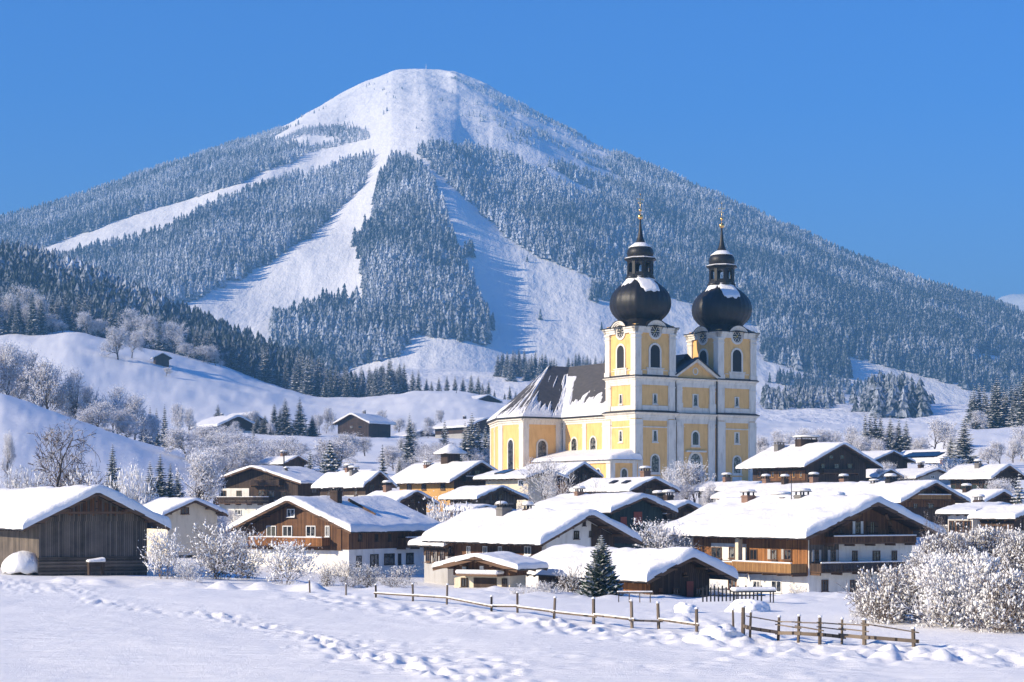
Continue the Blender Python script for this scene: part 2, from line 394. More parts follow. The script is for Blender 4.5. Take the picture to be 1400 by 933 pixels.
# ---------------------------------------------------------------- far forest (stuff)
def in_poly(px, py, poly):
    inside = np.zeros(px.shape, bool); n = len(poly)
    for i in range(n):
        x0, y0 = poly[i]; x1, y1 = poly[(i + 1) % n]
        if y0 == y1: continue
        c = ((y0 > py) != (y1 > py)) & (px < (x1 - x0) * (py - y0) / (y1 - y0) + x0)
        inside ^= c
    return inside
FOREST = [
 [(-400,480),(-400,390),(0,306),(100,277),(200,242),(300,207),(345,192),(385,192),(425,190),(405,212),(370,222),(330,240),(300,250),(240,268),(180,286),(125,308),(70,326),(0,345),(0,480)],
 [(515,204),(485,212),(450,226),(420,234),(380,240),(340,258),(290,279),(262,296),(235,306),(205,316),(150,330),(100,344),(70,354),(-100,366),(-400,430),(-400,560),(0,520),(200,520),(230,435),(245,410),(290,392),(350,362),(392,338),(425,312),(452,292),(480,262),(500,238)],
 [(530,212),(550,208),(580,228),(600,262),(617,312),(637,352),(652,402),(672,432),(668,464),(620,458),(580,452),(520,424),(498,404),(488,352),(484,322),(512,292),(516,250)],
 [(372,428),(420,420),(455,402),(500,408),(552,424),(566,450),(545,478),(500,490),(470,500),(452,520),(420,540),(390,500),(368,460)],
 [(570,196),(600,192),(660,200),(700,212),(745,232),(790,256),(835,268),(835,214),(850,216),(1000,284),(1150,352),(1250,391),(1400,436),(1700,520),(1700,600),(1400,536),(1360,530),(1315,522),(1240,500),(1150,477),(1165,495),(1165,512),(1110,500),(1040,486),(1040,440),(945,408),(850,384),(800,368),(740,344),(690,314),(645,270),(600,230)],
 [(748,218),(835,238),(835,262),(785,242)],
 [(1195,530),(1235,540),(1265,556),(1300,585),(1250,598),(1205,570),(1188,545)],
 [(638,330),(648,336),(646,352),(636,346)], [(812,384),(835,386),(845,402),(820,408),(806,398)],
 [(1380,490),(1500,500),(1500,560),(1360,535)], [(30,362),(-400,385),(-400,560),(200,560),(200,410)],
]
CLEAR = [
 [(175,327),(215,307),(248,298),(228,318),(190,332)], [(240,250),(300,222),(322,214),(300,230),(262,246)],
 [(1322,492),(1345,484),(1385,492),(1360,502)], [(1380,405),(1600,430),(1600,470),(1420,452),(1395,440)],
 [(1255,435),(1290,452),(1275,452),(1250,440)],[(835,236),(865,250),(900,268),(870,262),(838,250)],
]
def conifer_template(rnd, tiers, nseg):
    vs = []; fs = []
    for i in range(tiers):
        t = i / tiers; z0 = 0.05 + 0.93 * t ** 0.92; z1 = min(1.0, z0 + 0.34 * (1 - t) + 0.13); rad = 0.17 * (1 - t) ** 0.8 + 0.02
        b = len(vs); vs.append((rnd.uniform(-.008, .008), rnd.uniform(-.008, .008), z1)); ph = rnd.random() * 6.28
        for k in range(nseg):
            a = ph + 2 * math.pi * k / nseg + rnd.uniform(-.12, .12); q = rad * (rnd.uniform(.85, 1.2) if k % 2 == 0 else rnd.uniform(.48, .68))
            vs.append((q * math.cos(a), q * math.sin(a), z0 - (0.02 if k % 2 == 0 else -0.025)))
        for k in range(nseg): fs.append((b, b + 1 + k, b + 1 + (k + 1) % nseg))
    return np.array(vs), np.array(fs)
def scatter(n, px0, px1, y0, y1, seed):
    r = np.random.RandomState(seed)
    # uniform in world XY within a fan
    Y = np.sqrt(r.rand(n) * (y1**2 - y0**2) + y0**2); P = px0 + r.rand(n) * (px1 - px0)
    return P, Y, (P - CX) / F * Y
def grid_scatter(px0, px1, y0, y1, step, seed):
    r = np.random.RandomState(seed)
    x0 = min((px0 - CX) / F * y1, (px0 - CX) / F * y0); x1 = max((px1 - CX) / F * y1, (px1 - CX) / F * y0)
    X, Y = np.meshgrid(np.arange(x0, x1, step), np.arange(y0, y1, step)); X = X.ravel() + (r.rand(X.size) - .5) * step * .95; Y = Y.ravel() + (r.rand(Y.size) - .5) * step * .95
    P = CX + X / Y * F; k = (P > px0) & (P < px1) & (Y > y0) & (Y < y1)
    return P[k], Y[k], X[k]
def forest_mesh(name, X, Y, Zg, H, frost, mat, tiers=4, nseg=9, nvar=6, wf=1.0, seed=1):
    rr = random.Random(seed); T = [conifer_template(rr, tiers, nseg) for _ in range(nvar)]
    r = np.random.RandomState(seed); N = len(X); var = r.randint(0, nvar, N); ang = r.rand(N) * 6.283; wid = H * wf * (0.8 + 0.45 * r.rand(N))
    V = []; Fc = []; fr = []; base = 0
    for v in range(nvar):
        k = np.where(var == v)[0]
        if not len(k): continue
        tv, tf = T[v]; c, s = np.cos(ang[k])[:, None], np.sin(ang[k])[:, None]
        x = (tv[None, :, 0] * c - tv[None, :, 1] * s) * wid[k][:, None] + X[k][:, None]
        y = (tv[None, :, 0] * s + tv[None, :, 1] * c) * wid[k][:, None] + Y[k][:, None]
        z = tv[None, :, 2] * H[k][:, None] + Zg[k][:, None] - 0.4
        V.append(np.stack([x, y, z], -1).reshape(-1, 3)); nv = len(tv)
        Fc.append((tf[None] + (np.arange(len(k)) * nv)[:, None, None] + base).reshape(-1, 3)); base += nv * len(k)
        fr.append(np.repeat(frost[k], nv))
    o = np_mesh(name, np.concatenate(V), np.concatenate(Fc), [mat], smooth=False)
    a = o.data.attributes.new('frost', 'FLOAT', 'POINT'); a.data.foreach_set('value', np.concatenate(fr).astype(np.float32))
    return o
def far_forest():
    P, Y, X = grid_scatter(-420, 1700, 1300, 5000, 8.2, 11)
    z = ground_zv(X, Y); py = HY - (z - CAMZ) / Y * F
    ok = np.zeros(len(P), bool); jp = P + fbm(X / 40, Y / 40, 2, 3) * 6; jy = py + fbm(X / 40, Y / 40, 2, 8) * 3
    crest = np.interp(P, [p[0] for p in SIL], [p[1] for p in SIL]); jy2 = np.where(py - crest < 22, jy, jy - 9)
    for poly in FOREST: ok |= in_poly(jp, jy2, poly)
    for poly in CLEAR: ok &= ~in_poly(P, py, poly)
    # sparse scrub near the tree line and thin parts
    r = np.random.RandomState(3)
    dens = fbm(X / 110, Y / 110, 3, 21)
    scrub = (in_poly(P, py, [(300,225),(345,180),(420,172),(500,178),(510,190),(440,205),(380,222)]) & (dens > 0.02)) \
          | (in_poly(P, py, [(700,135),(780,175),(850,212),(850,240),(800,225),(740,190)]) & (dens > 0.30)) \
          | (in_poly(P, py, [(600,97),(700,136),(790,180),(790,192),(700,150),(610,104)]) & (dens > 0.05)) \
          | (in_poly(P, py, [(640,330),(840,380),(900,430),(850,520),(700,470),(660,460)]) & (r.rand(len(P)) < .004)) \
          | (in_poly(P, py, [(1040,495),(1180,530),(1230,580),(1040,600)]) & (dens > 0.25))
    scrub |= (in_poly(P, py, [(345,190),(450,137),(540,100),(620,99),(700,136),(780,177),(835,212),(700,200),(600,180),(500,178),(420,176)]) & (fbm(X / 35, Y / 35, 2, 71) > .30) & (r.rand(len(P)) < .10 + .25 * (P > 640)))
    tl = (dens < -0.42) & (Y > 3000) & (P < 480)
    ok = (ok & ~tl) | scrub
    # keep only what the picture can see or nearly: facing hillside before the crest
    ymax = np.interp(P, [-400, 0, 583, 1400, 1700], [4600, 4600, 4700, 4700, 4700]); ok &= Y < ymax
    ok &= ~((P > 380) & (Y < 1900) & (py > 505) & (P < 1040))
    P, Y, X, z, py, sc = P[ok], Y[ok], X[ok], z[ok], py[ok], scrub[ok]
    n = len(P); H = 14 + 13 * np.random.RandomState(5).rand(n) ** 1.3 + fbm(X / 150, Y / 150, 2, 31) * 4
    H *= np.interp(z, [150, 600, 850, 1100], [1.12, 1.0, .68, .28]); H[sc] *= np.where(P[sc] < 2000, .62, 1)
    frost = np.interp(z, [200, 500, 900], [.32, .55, .85]) + fbm(X / 90, Y / 90, 3, 41) * .75 + (np.random.RandomState(6).rand(n) - .5) * .55
    frost = np.clip(frost - np.interp(P, [700, 1000], [0, .22]), 0, 1)  # right flank's shade put into the needle colour by lowering frost
    print('far forest', n)
    o = forest_mesh('mountain_forest', X, Y, z, H, frost, M['fir_far'], wf=1.22, nvar=10)
    o['kind'] = 'stuff'; tag(o, 'frosted conifer forest covering the flanks of the ski mountain', 'forest')
far_forest()
# ---------------------------------------------------------------- building materials
def mk_wood(name, c1, c2, plank=0.16, rough=0.75, horiz=False):
    """boards: vertical on any wall (uses x+y), or horizontal"""
    m = bpy.data.materials.new(name); t, b = nodes_of(m); c = texco(t)
    s = t.nodes.new('ShaderNodeSeparateXYZ'); L(t, c, s.inputs[0])
    u = s.outputs[2] if horiz else mathn(t, 'ADD', s.outputs[0], s.outputs[1])
    q = mathn(t, 'DIVIDE', u, plank); fl = mathn(t, 'FLOOR', q); fr = mathn(t, 'SUBTRACT', q, fl)
    wn = t.nodes.new('ShaderNodeTexWhiteNoise'); wn.noise_dimensions = '1D'; L(t, fl, wn.inputs['W'])
    gr = noise(t, texco(t, 'Object', (1.2, 1.2, 14) if horiz else (9, 9, 0.7)), 1.6, 5, 0.65)
    big = noise(t, c, 0.7, 4, 0.6)
    f = mathn(t, 'ADD', mathn(t, 'MULTIPLY', wn.outputs['Value'], 0.60), mathn(t, 'ADD', mathn(t, 'MULTIPLY', gr, 0.35), mathn(t, 'SUBTRACT', mathn(t, 'MULTIPLY', big, 1.1), 0.50)), True)
    base = mixc(t, f, c1, c2)
    gap = mathn(t, 'LESS_THAN', mathn(t, 'ABSOLUTE', mathn(t, 'SUBTRACT', fr, 0.5)), 0.44)
    base = mixc(t, mathn(t, 'SUBTRACT', 1.0, gap), base, tuple(x * 0.3 for x in c1))
    L(t, base, b.inputs['Base Color']); b.inputs['Roughness'].default_value = rough; b.inputs['Specular IOR Level'].default_value = 0.2
    bump(t, b, mathn(t, 'ADD', gap, mathn(t, 'MULTIPLY', gr, 0.4)), 0.03)
    return m
def mk_plaster(name, c, var=0.12, stain=(0.55, 0.52, 0.47), sf=0.5, bd=0.02):
    m = bpy.data.materials.new(name); t, b = nodes_of(m); co = texco(t)
    n1 = noise(t, co, 0.55, 6, 0.62); n2 = noise(t, texco(t, 'Object', (1.6, 1.6, 0.35)), 1.1, 5, 0.6); n3 = noise(t, co, 14, 3, 0.6)
    base = mixc(t, n1, tuple(x * (1 - var) for x in c), tuple(min(1, x * (1 + var * .5)) for x in c))
    st = ramp(t, n2, [(0.48, (0,0,0)), (0.74, (1,1,1))])
    base = mixc(t, mathn(t, 'MULTIPLY', st, sf), base, tuple(a * b2 for a, b2 in zip(c, stain)))
    L(t, base, b.inputs['Base Color']); b.inputs['Roughness'].default_value = 0.85; b.inputs['Specular IOR Level'].default_value = 0.15
    bump(t, b, n3, bd); return m
M['wood_grey'] = mk_wood('weathered_grey_boards', (0.040, 0.034, 0.029), (0.19, 0.155, 0.125), 0.17)
M['wood_dark'] = mk_wood('dark_brown_boards', (0.028, 0.019, 0.014), (0.095, 0.062, 0.044), 0.17)
M['wood_brown'] = mk_wood('brown_boards', (0.060, 0.029, 0.015), (0.22, 0.110, 0.052), 0.17)
M['wood_warm'] = mk_wood('orange_brown_boards', (0.13, 0.055, 0.020), (0.42, 0.185, 0.062), 0.18)
M['wood_honey'] = mk_wood('honey_boards', (0.26, 0.13, 0.045), (0.46, 0.26, 0.10), 0.13)
M['wood_beam'] = mk_wood('beam_wood', (0.075, 0.042, 0.024), (0.17, 0.10, 0.058), 0.6, horiz=True)
M['log'] = mk_wood('squared_logs', (0.05, 0.040, 0.032), (0.20, 0.155, 0.115), 0.28, horiz=True)
M['wood_fence'] = mk_wood('fence_wood', (0.07, 0.052, 0.038), (0.21, 0.165, 0.12), 0.5)
M['plaster'] = mk_plaster('white_plaster', (0.74, 0.72, 0.67))
M['plaster_cream'] = mk_plaster('cream_plaster', (0.66, 0.58, 0.44))
M['plaster_grey'] = mk_plaster('grey_plaster', (0.42, 0.41, 0.39))
M['ochre'] = mk_plaster('ochre_plaster', (0.50, 0.30, 0.11))
M['teal'] = mk_wood('dark_teal_boards', (0.012, 0.022, 0.022), (0.032, 0.052, 0.050), 0.17)
M['yellow'] = mk_plaster('church_yellow_plaster', (0.82, 0.50, 0.19), 0.17, (0.74, 0.66, 0.58), 0.8)
M['cwhite'] = mk_plaster('church_white_plaster', (0.76, 0.70, 0.60), 0.17, (0.62, 0.60, 0.58), 0.8)
M['stone'] = mk_plaster('chimney_brick', (0.24, 0.15, 0.11), 0.4)
M['stone_grey'] = mk_plaster('grey_stone', (0.20, 0.19, 0.18), 0.35)
M['iron'] = mat_plain('dark_iron', (0.02, 0.02, 0.022), 0.5)
M['gold'] = mat_plain('gilding', (0.85, 0.52, 0.18), 0.28, 1.0)
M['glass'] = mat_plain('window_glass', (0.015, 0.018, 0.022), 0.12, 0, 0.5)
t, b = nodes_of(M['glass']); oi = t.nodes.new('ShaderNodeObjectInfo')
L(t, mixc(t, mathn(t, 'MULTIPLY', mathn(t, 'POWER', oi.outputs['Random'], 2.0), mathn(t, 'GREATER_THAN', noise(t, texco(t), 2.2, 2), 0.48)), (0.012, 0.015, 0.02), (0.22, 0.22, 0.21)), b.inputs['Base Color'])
M['louvre'] = mat_plain('belfry_louvre', (0.020, 0.020, 0.020), 0.7)
M['white'] = mat_plain('white_paint', (0.72, 0.72, 0.70), 0.5)
M['shutter'] = mat_plain('brown_shutter_paint', (0.11, 0.06, 0.035), 0.6)
M['shutter_red'] = mat_plain('red_shutter_paint', (0.22, 0.055, 0.035), 0.6)
M['solar'] = mat_plain('solar_glass', (0.02, 0.03, 0.045), 0.15)
def mk_slate():
    m = bpy.data.materials.new('church_shingle_roof'); t, b = nodes_of(m); c = texco(t)
    br = t.nodes.new('ShaderNodeTexBrick'); L(t, texco(t, 'Object', (1, 1, 1)), br.inputs['Vector'])
    s = t.nodes.new('ShaderNodeSeparateXYZ'); L(t, c, s.inputs[0]); cb = t.nodes.new('ShaderNodeCombineXYZ')
    L(t, mathn(t, 'ADD', s.outputs[0], s.outputs[1]), cb.inputs[0]); L(t, s.outputs[2], cb.inputs[1]); L(t, cb.outputs[0], br.inputs['Vector'])
    br.inputs['Scale'].default_value = 1.0; br.inputs['Brick Width'].default_value = 0.55; br.inputs['Row Height'].default_value = 0.32; br.inputs['Mortar Size'].default_value = 0.03
    br.inputs['Color1'].default_value = (0.050, 0.046, 0.044, 1); br.inputs['Color2'].default_value = (0.098, 0.088, 0.082, 1); br.inputs['Mortar'].default_value = (0.022, 0.021, 0.02, 1)
    n = noise(t, c, 0.5, 5, 0.65); L(t, mixc(t, mathn(t, 'MULTIPLY', n, 0.6), br.outputs['Color'], (0.13, 0.115, 0.10)), b.inputs['Base Color'])
    b.inputs['Roughness'].default_value = 0.8; bump(t, b, br.outputs['Fac'], -0.04); return m
M['slate'] = mk_slate()
def mk_dome():
    m = bpy.data.materials.new('dome_sheet_metal'); t, b = nodes_of(m); c = texco(t); n = noise(t, texco(t, 'Object', (1.5, 1.5, .4)), 1.2, 6, 0.65)
    L(t, ramp(t, n, [(0.3, (0.006, 0.0055, 0.005)), (0.6, (0.014, 0.012, 0.010)), (0.8, (0.045, 0.032, 0.022))]), b.inputs['Base Color'])
    b.inputs['Roughness'].default_value = 0.48; b.inputs['Specular IOR Level'].default_value = 0.35
    bump(t, b, n, 0.05); return m
M['dome'] = mk_dome()

# ---------------------------------------------------------------- church
TH = R(33); church = empty('church', (21.6, 320.0, 0), TH)
tag(church, 'yellow and white baroque church with two onion domed towers standing above the village', 'church')
cT, sT = math.cos(TH), math.sin(TH)
def arch_pts(w, h, n=10):
    """outline x,z of an opening, base at z 0, round top, total height h"""
    r = w / 2; p = [(-r, 0), (r, 0)]
    for k in range(n + 1):
        a = math.pi * k / n; p.append((r * math.cos(a), h - r + r * math.sin(a)))
    return p
class Face:
    """a wall plane in church space: origin o, along a (unit xy), outward n"""
    def __init__(s, o, a, n): s.o = Vector(o); s.a = Vector(a); s.n = Vector(n)
    def p(s, u, z, d=0.0): q = s.o + s.a * u + s.n * d; return (q.x, q.y, z)
def face_box(mb, F_, u0, u1, z0, z1, d, mat, d0=0.0):
    v = [F_.p(u0,z0,d0),F_.p(u1,z0,d0),F_.p(u1,z0,d),F_.p(u0,z0,d),F_.p(u0,z1,d0),F_.p(u1,z1,d0),F_.p(u1,z1,d),F_.p(u0,z1,d)]
    mb.raw(v, [(0,1,2,3),(4,7,6,5),(0,4,5,1),(3,2,6,7),(0,3,7,4),(1,5,6,2)], mat)
def face_prism(mb, F_, pts, d0, d1, mat):
    n = len(pts); v = [F_.p(u, z, d0) for u, z in pts] + [F_.p(u, z, d1) for u, z in pts]
    mb.raw(v, [tuple(range(n)), tuple(range(2*n-1, n-1, -1))] + [(k, n+k, n+(k+1)%n, (k+1)%n) for k in range(n)], mat)
def face_ring(mb, F_, inner, outer, d0, d1, mat):
    n = len(inner)
    for k in range(n):
        k2 = (k + 1) % n; a, b2, c, d = inner[k], inner[k2], outer[k2], outer[k]
        mb.raw([F_.p(*a, d1), F_.p(*b2, d1), F_.p(*c, d1), F_.p(*d, d1), F_.p(*a, d0), F_.p(*b2, d0), F_.p(*c, d0), F_.p(*d, d0)],
               [(0,1,2,3), (0,4,5,1), (3,2,6,7)], mat)
def off_arch(w, h, g, n=10):
    r = w / 2; p = [(-r - g, -g), (r + g, -g)]
    for k in range(n + 1):
        a = math.pi * k / n; p.append(((r + g) * math.cos(a), h - r + (r + g) * math.sin(a)))
    return p
def church_window(F_, u, z, w, h, parent, g=0.28, arched=True, name='window', bars=True, sill=True, glass='glass', trim='cwhite', proud=.10):
    mb = MB(); n = 10
    if arched: inn = arch_pts(w, h, n); out = off_arch(w, h, g, n)
    else: inn = [(-w/2,0),(w/2,0),(w*.36,h),(-w*.36,h)]; out = [(-w/2-g,-g),(w/2+g,-g),(w/2+g,h+g),(-w/2-g,h+g)]
    inn = [(u + a, z + b) for a, b in inn]; out = [(u + a, z + b) for a, b in out]
    face_prism(mb, F_, inn, -0.05, 0.015, M[glass])
    face_ring(mb, F_, inn, out, -0.05, proud, M[trim])
    if bars and w > 1.2:
        face_box(mb, F_, u - .04, u + .04, z, z + h - w * .02, .05, M['louvre'], .015)
        k = 1
        while k * 0.75 < h - .2:
            face_box(mb, F_, u - w / 2 + .02, u + w / 2 - .02, z + k * .75 - .03, z + k * .75 + .03, .045, M['louvre'], .015); k += 1
    if sill: face_box(mb, F_, u - w/2 - g - .12, u + w/2 + g + .12, z - g - .18, z - g, proud + .14, M[trim], 0)
    return mb.build(name, parent)
ZB, Z1, Z1t, Z2, Z2t, Z3, Z3t = 7.0, 21.2, 22.3, 27.6, 28.6, 36.2, 37.9
TW = 8.6
def profile_ring(mb, x0, y0, x1, y1, prof, mat):
    """moulding around a rectangle: prof list of (offset, z)"""
    v = []; fs = []
    for (o_, z) in prof: v += [(x0-o_,y0-o_,z),(x1+o_,y0-o_,z),(x1+o_,y1+o_,z),(x0-o_,y1+o_,z)]
    for i in range(len(prof) - 1):
        for k in range(4): k2 = (k+1)%4; fs.append((i*4+k, i*4+k2, (i+1)*4+k2, (i+1)*4+k))
    mb.raw(v, fs, mat)
def snow_ledge(mb, x0, y0, x1, y1, z, d):
    profile_ring(mb, x0, y0, x1, y1, [(d, z), (d + .02, z + .10), (d - .12, z + .20), (0.02, z + .24)], M['snow_roof'])
CORN = [(0.06, -.95), (.12, -.95), (.12, -.70), (.22, -.55), (.22, -.32), (.5, -.12), (.62, 0.0), (.62, .10), (0.1, .2)]
def cornice(mb, x0, y0, x1, y1, z, sc=1.0):
    profile_ring(mb, x0, y0, x1, y1, [(o * sc, z + dz * sc) for o, dz in CORN], M['cwhite'])
def dark_cap(mb, x0, y0, x1, y1, z, d=.66):
    profile_ring(mb, x0, y0, x1, y1, [(d, z), (d, z + .10), (.05, z + .42)], M['iron'])
def superell(p):
    def f(t):
        # squircle aligned with church axes; local polar angle
        c, s = abs(math.cos(t)), abs(math.sin(t)); return (c**p + s**p) ** (-1 / p)
    return f
def tower(x0):
    tw = empty('tower', (x0, 0, 0)); tw.parent = church
    W = TW; mb = MB()
    mb.box(0, 0, ZB, W, W, Z1, M['yellow']); mb.box(.06, .06, Z1, W - .06, W - .06, Z3t - .2, M['yellow']); mb.build('wall', tw)
    faces = [Face((0,0,0),(1,0,0),(0,-1,0)), Face((0,W,0),(0,-1,0),(-1,0,0)), Face((W,0,0),(0,1,0),(1,0,0)), Face((W,W,0),(-1,0,0),(0,1,0))]
    # corner pilasters: L-shaped boxes round each corner
    mb = MB(); pw, pd = 1.75, .14
    for (z0, z1, pw2, pd2) in ((ZB, Z1 - .2, 1.42, .20), (Z1t, Z2 - .0, 1.2, .12), (Z2t, Z3 + .0, 1.15, .20)):
        for (sx, sy) in ((0,0),(1,0),(1,1),(0,1)):
            xa = -pd2 if sx == 0 else W - pw2; xb = pw2 if sx == 0 else W + pd2; ya = -pd2 if sy == 0 else W - pw2; yb = pw2 if sy == 0 else W + pd2
            mb.box(xa, ya, z0, xb, yb, z1, M['cwhite'])
            if z0 == ZB: mb.box(xa - .12, ya - .12, z0, xb + .12, yb + .12, z0 + 2.6, M['cwhite'])
            # capital and base mouldings
            mb.box(xa - .10, ya - .10, z1 - .95, xb + .10, yb + .10, z1 - .80, M['cwhite'])
            if z0 == Z2t:
                mb.box(xa - .16, ya - .16, z1 - .25, xb + .16, yb + .16, z1 + .02, M['cwhite'])
                for uu in (0.15, pw2 - .45): # little scroll volutes
                    pass
                mb.box(xa - .12, ya - .12, z0, xb + .12, yb + .12, z0 + .9, M['cwhite'])
    mb.build('pilaster', tw)
    mb = MB()
    for F_ in faces:   # flat white frames round the yellow panels
        for (z0, z1, a) in ((ZB, Z1 - .3, 1.42), (Z1t, Z2 - .45, 1.2)):
            face_box(mb, F_, a, W - a, z1 - .1, z1 + .7, .05, M['cwhite'])
            if z0 == Z1t: face_box(mb, F_, a, W - a, z0, z0 + 1.15, .05, M['cwhite'])
            else: face_box(mb, F_, a, W - a, 19.55, 19.75, .10, M['cwhite'])
            face_box(mb, F_, a, a + .2, z0, z1, .05, M['cwhite']); face_box(mb, F_, W - a - .2, W - a, z0, z1, .05, M['cwhite'])
        face_box(mb, F_, 1.5, W - 1.5, Z2t, Z2t + .30, .12, M['cwhite'])
        # balustrade panel below the belfry opening
        face_box(mb, F_, W/2 - 1.75, W/2 + 1.75, Z2t + .3, Z2t + 1.35, .10, M['cwhite'])
        for k in range(7):
            face_box(mb, F_, W/2 - 1.3 + k * .39, W/2 - 1.08 + k * .39, Z2t + .45, Z2t + 1.12, .17, M['cwhite'], .1)
        face_box(mb, F_, W/2 - 1.95, W/2 + 1.95, Z2t + 1.3, Z2t + 1.48, .22, M['cwhite'])
        face_box(mb, F_, 1.5, W - 1.5, Z2t + 1.0, Z2t + 1.12, .06, M['cwhite'])
    mb.build('wall_frame', tw)
    mb = MB(); cornice(mb, 0, 0, W, W, Z1t - .2); dark_cap(mb, 0, 0, W, W, Z1t - .1); cornice(mb, 0, 0, W, W, Z2t - .2, .85); dark_cap(mb, 0, 0, W, W, Z2t - .12, .56)
    mb.build('cornice', tw)
    # top entablature that breaks into an arched hood over each clock
    mb = MB(); cap = MB(); rh = 1.95; zck = Z3 + .30
    for F_ in faces:
        for (a, b2) in ((-.30, W / 2 - 1.35), (W / 2 + 1.35, W + .30)):
            for (l0, l1, dd) in ((.0, .35, .30), (.35, .75, .40), (.75, 1.05, .60)): face_box(mb, F_, a - (dd - .3 if a < 0 else 0), b2 + (dd - .3 if b2 > W else 0), Z3 + l0, Z3 + l1, dd, M['cwhite'], -.3)
            face_box(cap, F_, a - (.42 if a < 0 else 0), b2 + (.42 if b2 > W else 0), Z3 + 1.05, Z3 + 1.17, .70, M['dome'], -.3)
        A = [math.radians(18 + 144 * q / 18) for q in range(19)]; EL = .86
        def arcband(r0, r1, d0, d1, m_, mbx):
            for q in range(18):
                pts = [(W/2 + r * math.cos(t) * 1.06, zck + r * math.sin(t) * EL) for r, t in ((r0, A[q]), (r1, A[q]), (r1, A[q+1]), (r0, A[q+1]))]
                v = [F_.p(*p_, d1) for p_ in pts] + [F_.p(*p_, d0) for p_ in pts]
                mbx.raw(v, [(0,1,2,3), (1,5,6,2), (0,3,7,4)], m_)
        arcband(1.42, 1.72, -.9, .28, M['cwhite'], mb); arcband(1.70, 2.0, -.9, .42, M['cwhite'], mb); arcband(1.98, 2.28, -.9, .58, M['cwhite'], mb); arcband(2.27, 2.38, -.9, .66, M['dome'], cap)
        face_prism(mb, F_, [(W/2 + 1.58 * math.cos(t), zck + 1.50 * math.sin(t) * EL) for t in A] + [(W/2 - 1.5, Z3 - .2), (W/2 + 1.5, Z3 - .2)], -.9, .02, M['yellow'])
    mb.build('entablature', tw)
    # skirt roof from square eaves up to the bulb
    c = W / 2; nseg = 64
    prof = [(c + .66, Z3 + 1.12), (c + .1, Z3 + 1.45), (c - .55, Z3 + 2.1), (c - .95, Z3 + 2.7)]
    ov = []; ofs = []
    for i, (r, z) in enumerate(prof):
        p = [14, 8, 4.0, 2.8][i]
        for k in range(nseg):
            t = 2 * math.pi * (k + .5) / nseg; f = superell(p)(t); ov.append((c + r * f * math.cos(t), c + r * f * math.sin(t), z))
    for i in range(len(prof) - 1):
        for k in range(nseg): k2 = (k+1) % nseg; ofs.append((i*nseg+k, i*nseg+k2, (i+1)*nseg+k2, (i+1)*nseg+k))
    cap.raw(ov, ofs, M['dome'], True); cap.build('skirt_roof', tw)
    # onion bulb with raised seams
    zb = Z3 + 2.45
    PR = [(3.75, 0), (3.9, .2), (4.55, .75), (5.15, 1.5), (5.5, 2.4), (5.58, 3.2), (5.45, 4.1), (5.05, 5.0), (4.35, 5.85), (3.55, 6.5), (2.85, 7.0), (2.45, 7.4), (2.3, 7.75)]
    bulb = MB(); nseg = 96; ov = []; ofs = []
    def bulb_r(z):
        return float(np.interp(z, [p[1] for p in PR], [p[0] for p in PR]))
    def cross(t):
        # eight gently curved gores, the four corner ridges crisper
        a = (t / (math.pi / 4)) % 1.0; e = 1.0 - .030 * math.sin(math.pi * a); sq = superell(2.5)(t + 0); return e * (0.55 + .45 * sq) * .955
    zs = np.linspace(0, PR[-1][1], 34)
    prs = smooth1(np.array([bulb_r(z) for z in zs]), 2)
    for i, z in enumerate(zs):
        for k in range(nseg):
            t = 2 * math.pi * k / nseg + math.pi / 4 * 0; r = prs[i] * cross(t); r += .075 if k % 4 == 0 else 0
            ov.append((c + r * math.cos(t), c + r * math.sin(t), zb + z))
    for i in range(len(zs) - 1):
        for k in range(nseg): k2 = (k+1)%nseg; ofs.append((i*nseg+k, i*nseg+k2, (i+1)*nseg+k2, (i+1)*nseg+k))
    bulb.raw(ov, ofs, M['dome'], True); bulb.build('onion_dome', tw)
    # snow lying on the shoulder of the bulb (real layer, sinks under the metal outside its patch)
    sv = []; sf = []; nz = 46; nt_ = 150; zz = np.linspace(3.6, 7.75, nz); sd = 3 if x0 == 0 else 14
    for i, z in enumerate(zz):
        for k in range(nt_):
            t = 2 * math.pi * k / nt_; r = float(np.interp(z, zs, prs)) * cross(t)
            # thickest towards the shaded side, front right of the bulb
            td = (t - math.radians(-104) + math.pi) % (2 * math.pi) - math.pi
            lim = 7.15 - 2.3 * math.exp(-(td / .50) ** 4) - .9 * math.exp(-((td - 1.5) / .35) ** 2) - .7 * math.exp(-((td + 1.4) / .35) ** 2) + float(fbm(np.array([t * 3.2 + sd]), np.array([z * .5]), 4, sd)[0]) * 1.1
            th = max(-.12, min(.20, (z - lim) * .35))
            sv.append((c + (r + th) * math.cos(t), c + (r + th) * math.sin(t), zb + z + th * .4))
    for i in range(nz - 1):
        for k in range(nt_): k2 = (k+1)%nt_; sf.append((i*nt_+k, i*nt_+k2, (i+1)*nt_+k2, (i+1)*nt_+k))
    smb = MB(); smb.raw(sv, sf, M['snow_roof'], True)
    def octring(mb, prof, mat, smooth=False, n=8, rot=math.pi/8):
        v = []; fs = []
        for (r, z) in prof:
            for k in range(n): t = 2*math.pi*k/n + rot; v.append((c + r*math.cos(t), c + r*math.sin(t), z))
        for i in range(len(prof)-1):
            for k in range(n): k2 = (k+1)%n; fs.append((i*n+k, i*n+k2, (i+1)*n+k2, (i+1)*n+k))
        fs.append(tuple(range(n-1,-1,-1))); m = (len(prof)-1)*n; fs.append(tuple(range(m, m+n))); mb.raw(v, fs, mat, smooth)
    lan = MB(); zl = zb + 7.5
    octring(lan, [(2.75, zl), (2.75, zl + .25), (2.5, zl + .35), (2.5, zl + .75)], M['dome'])
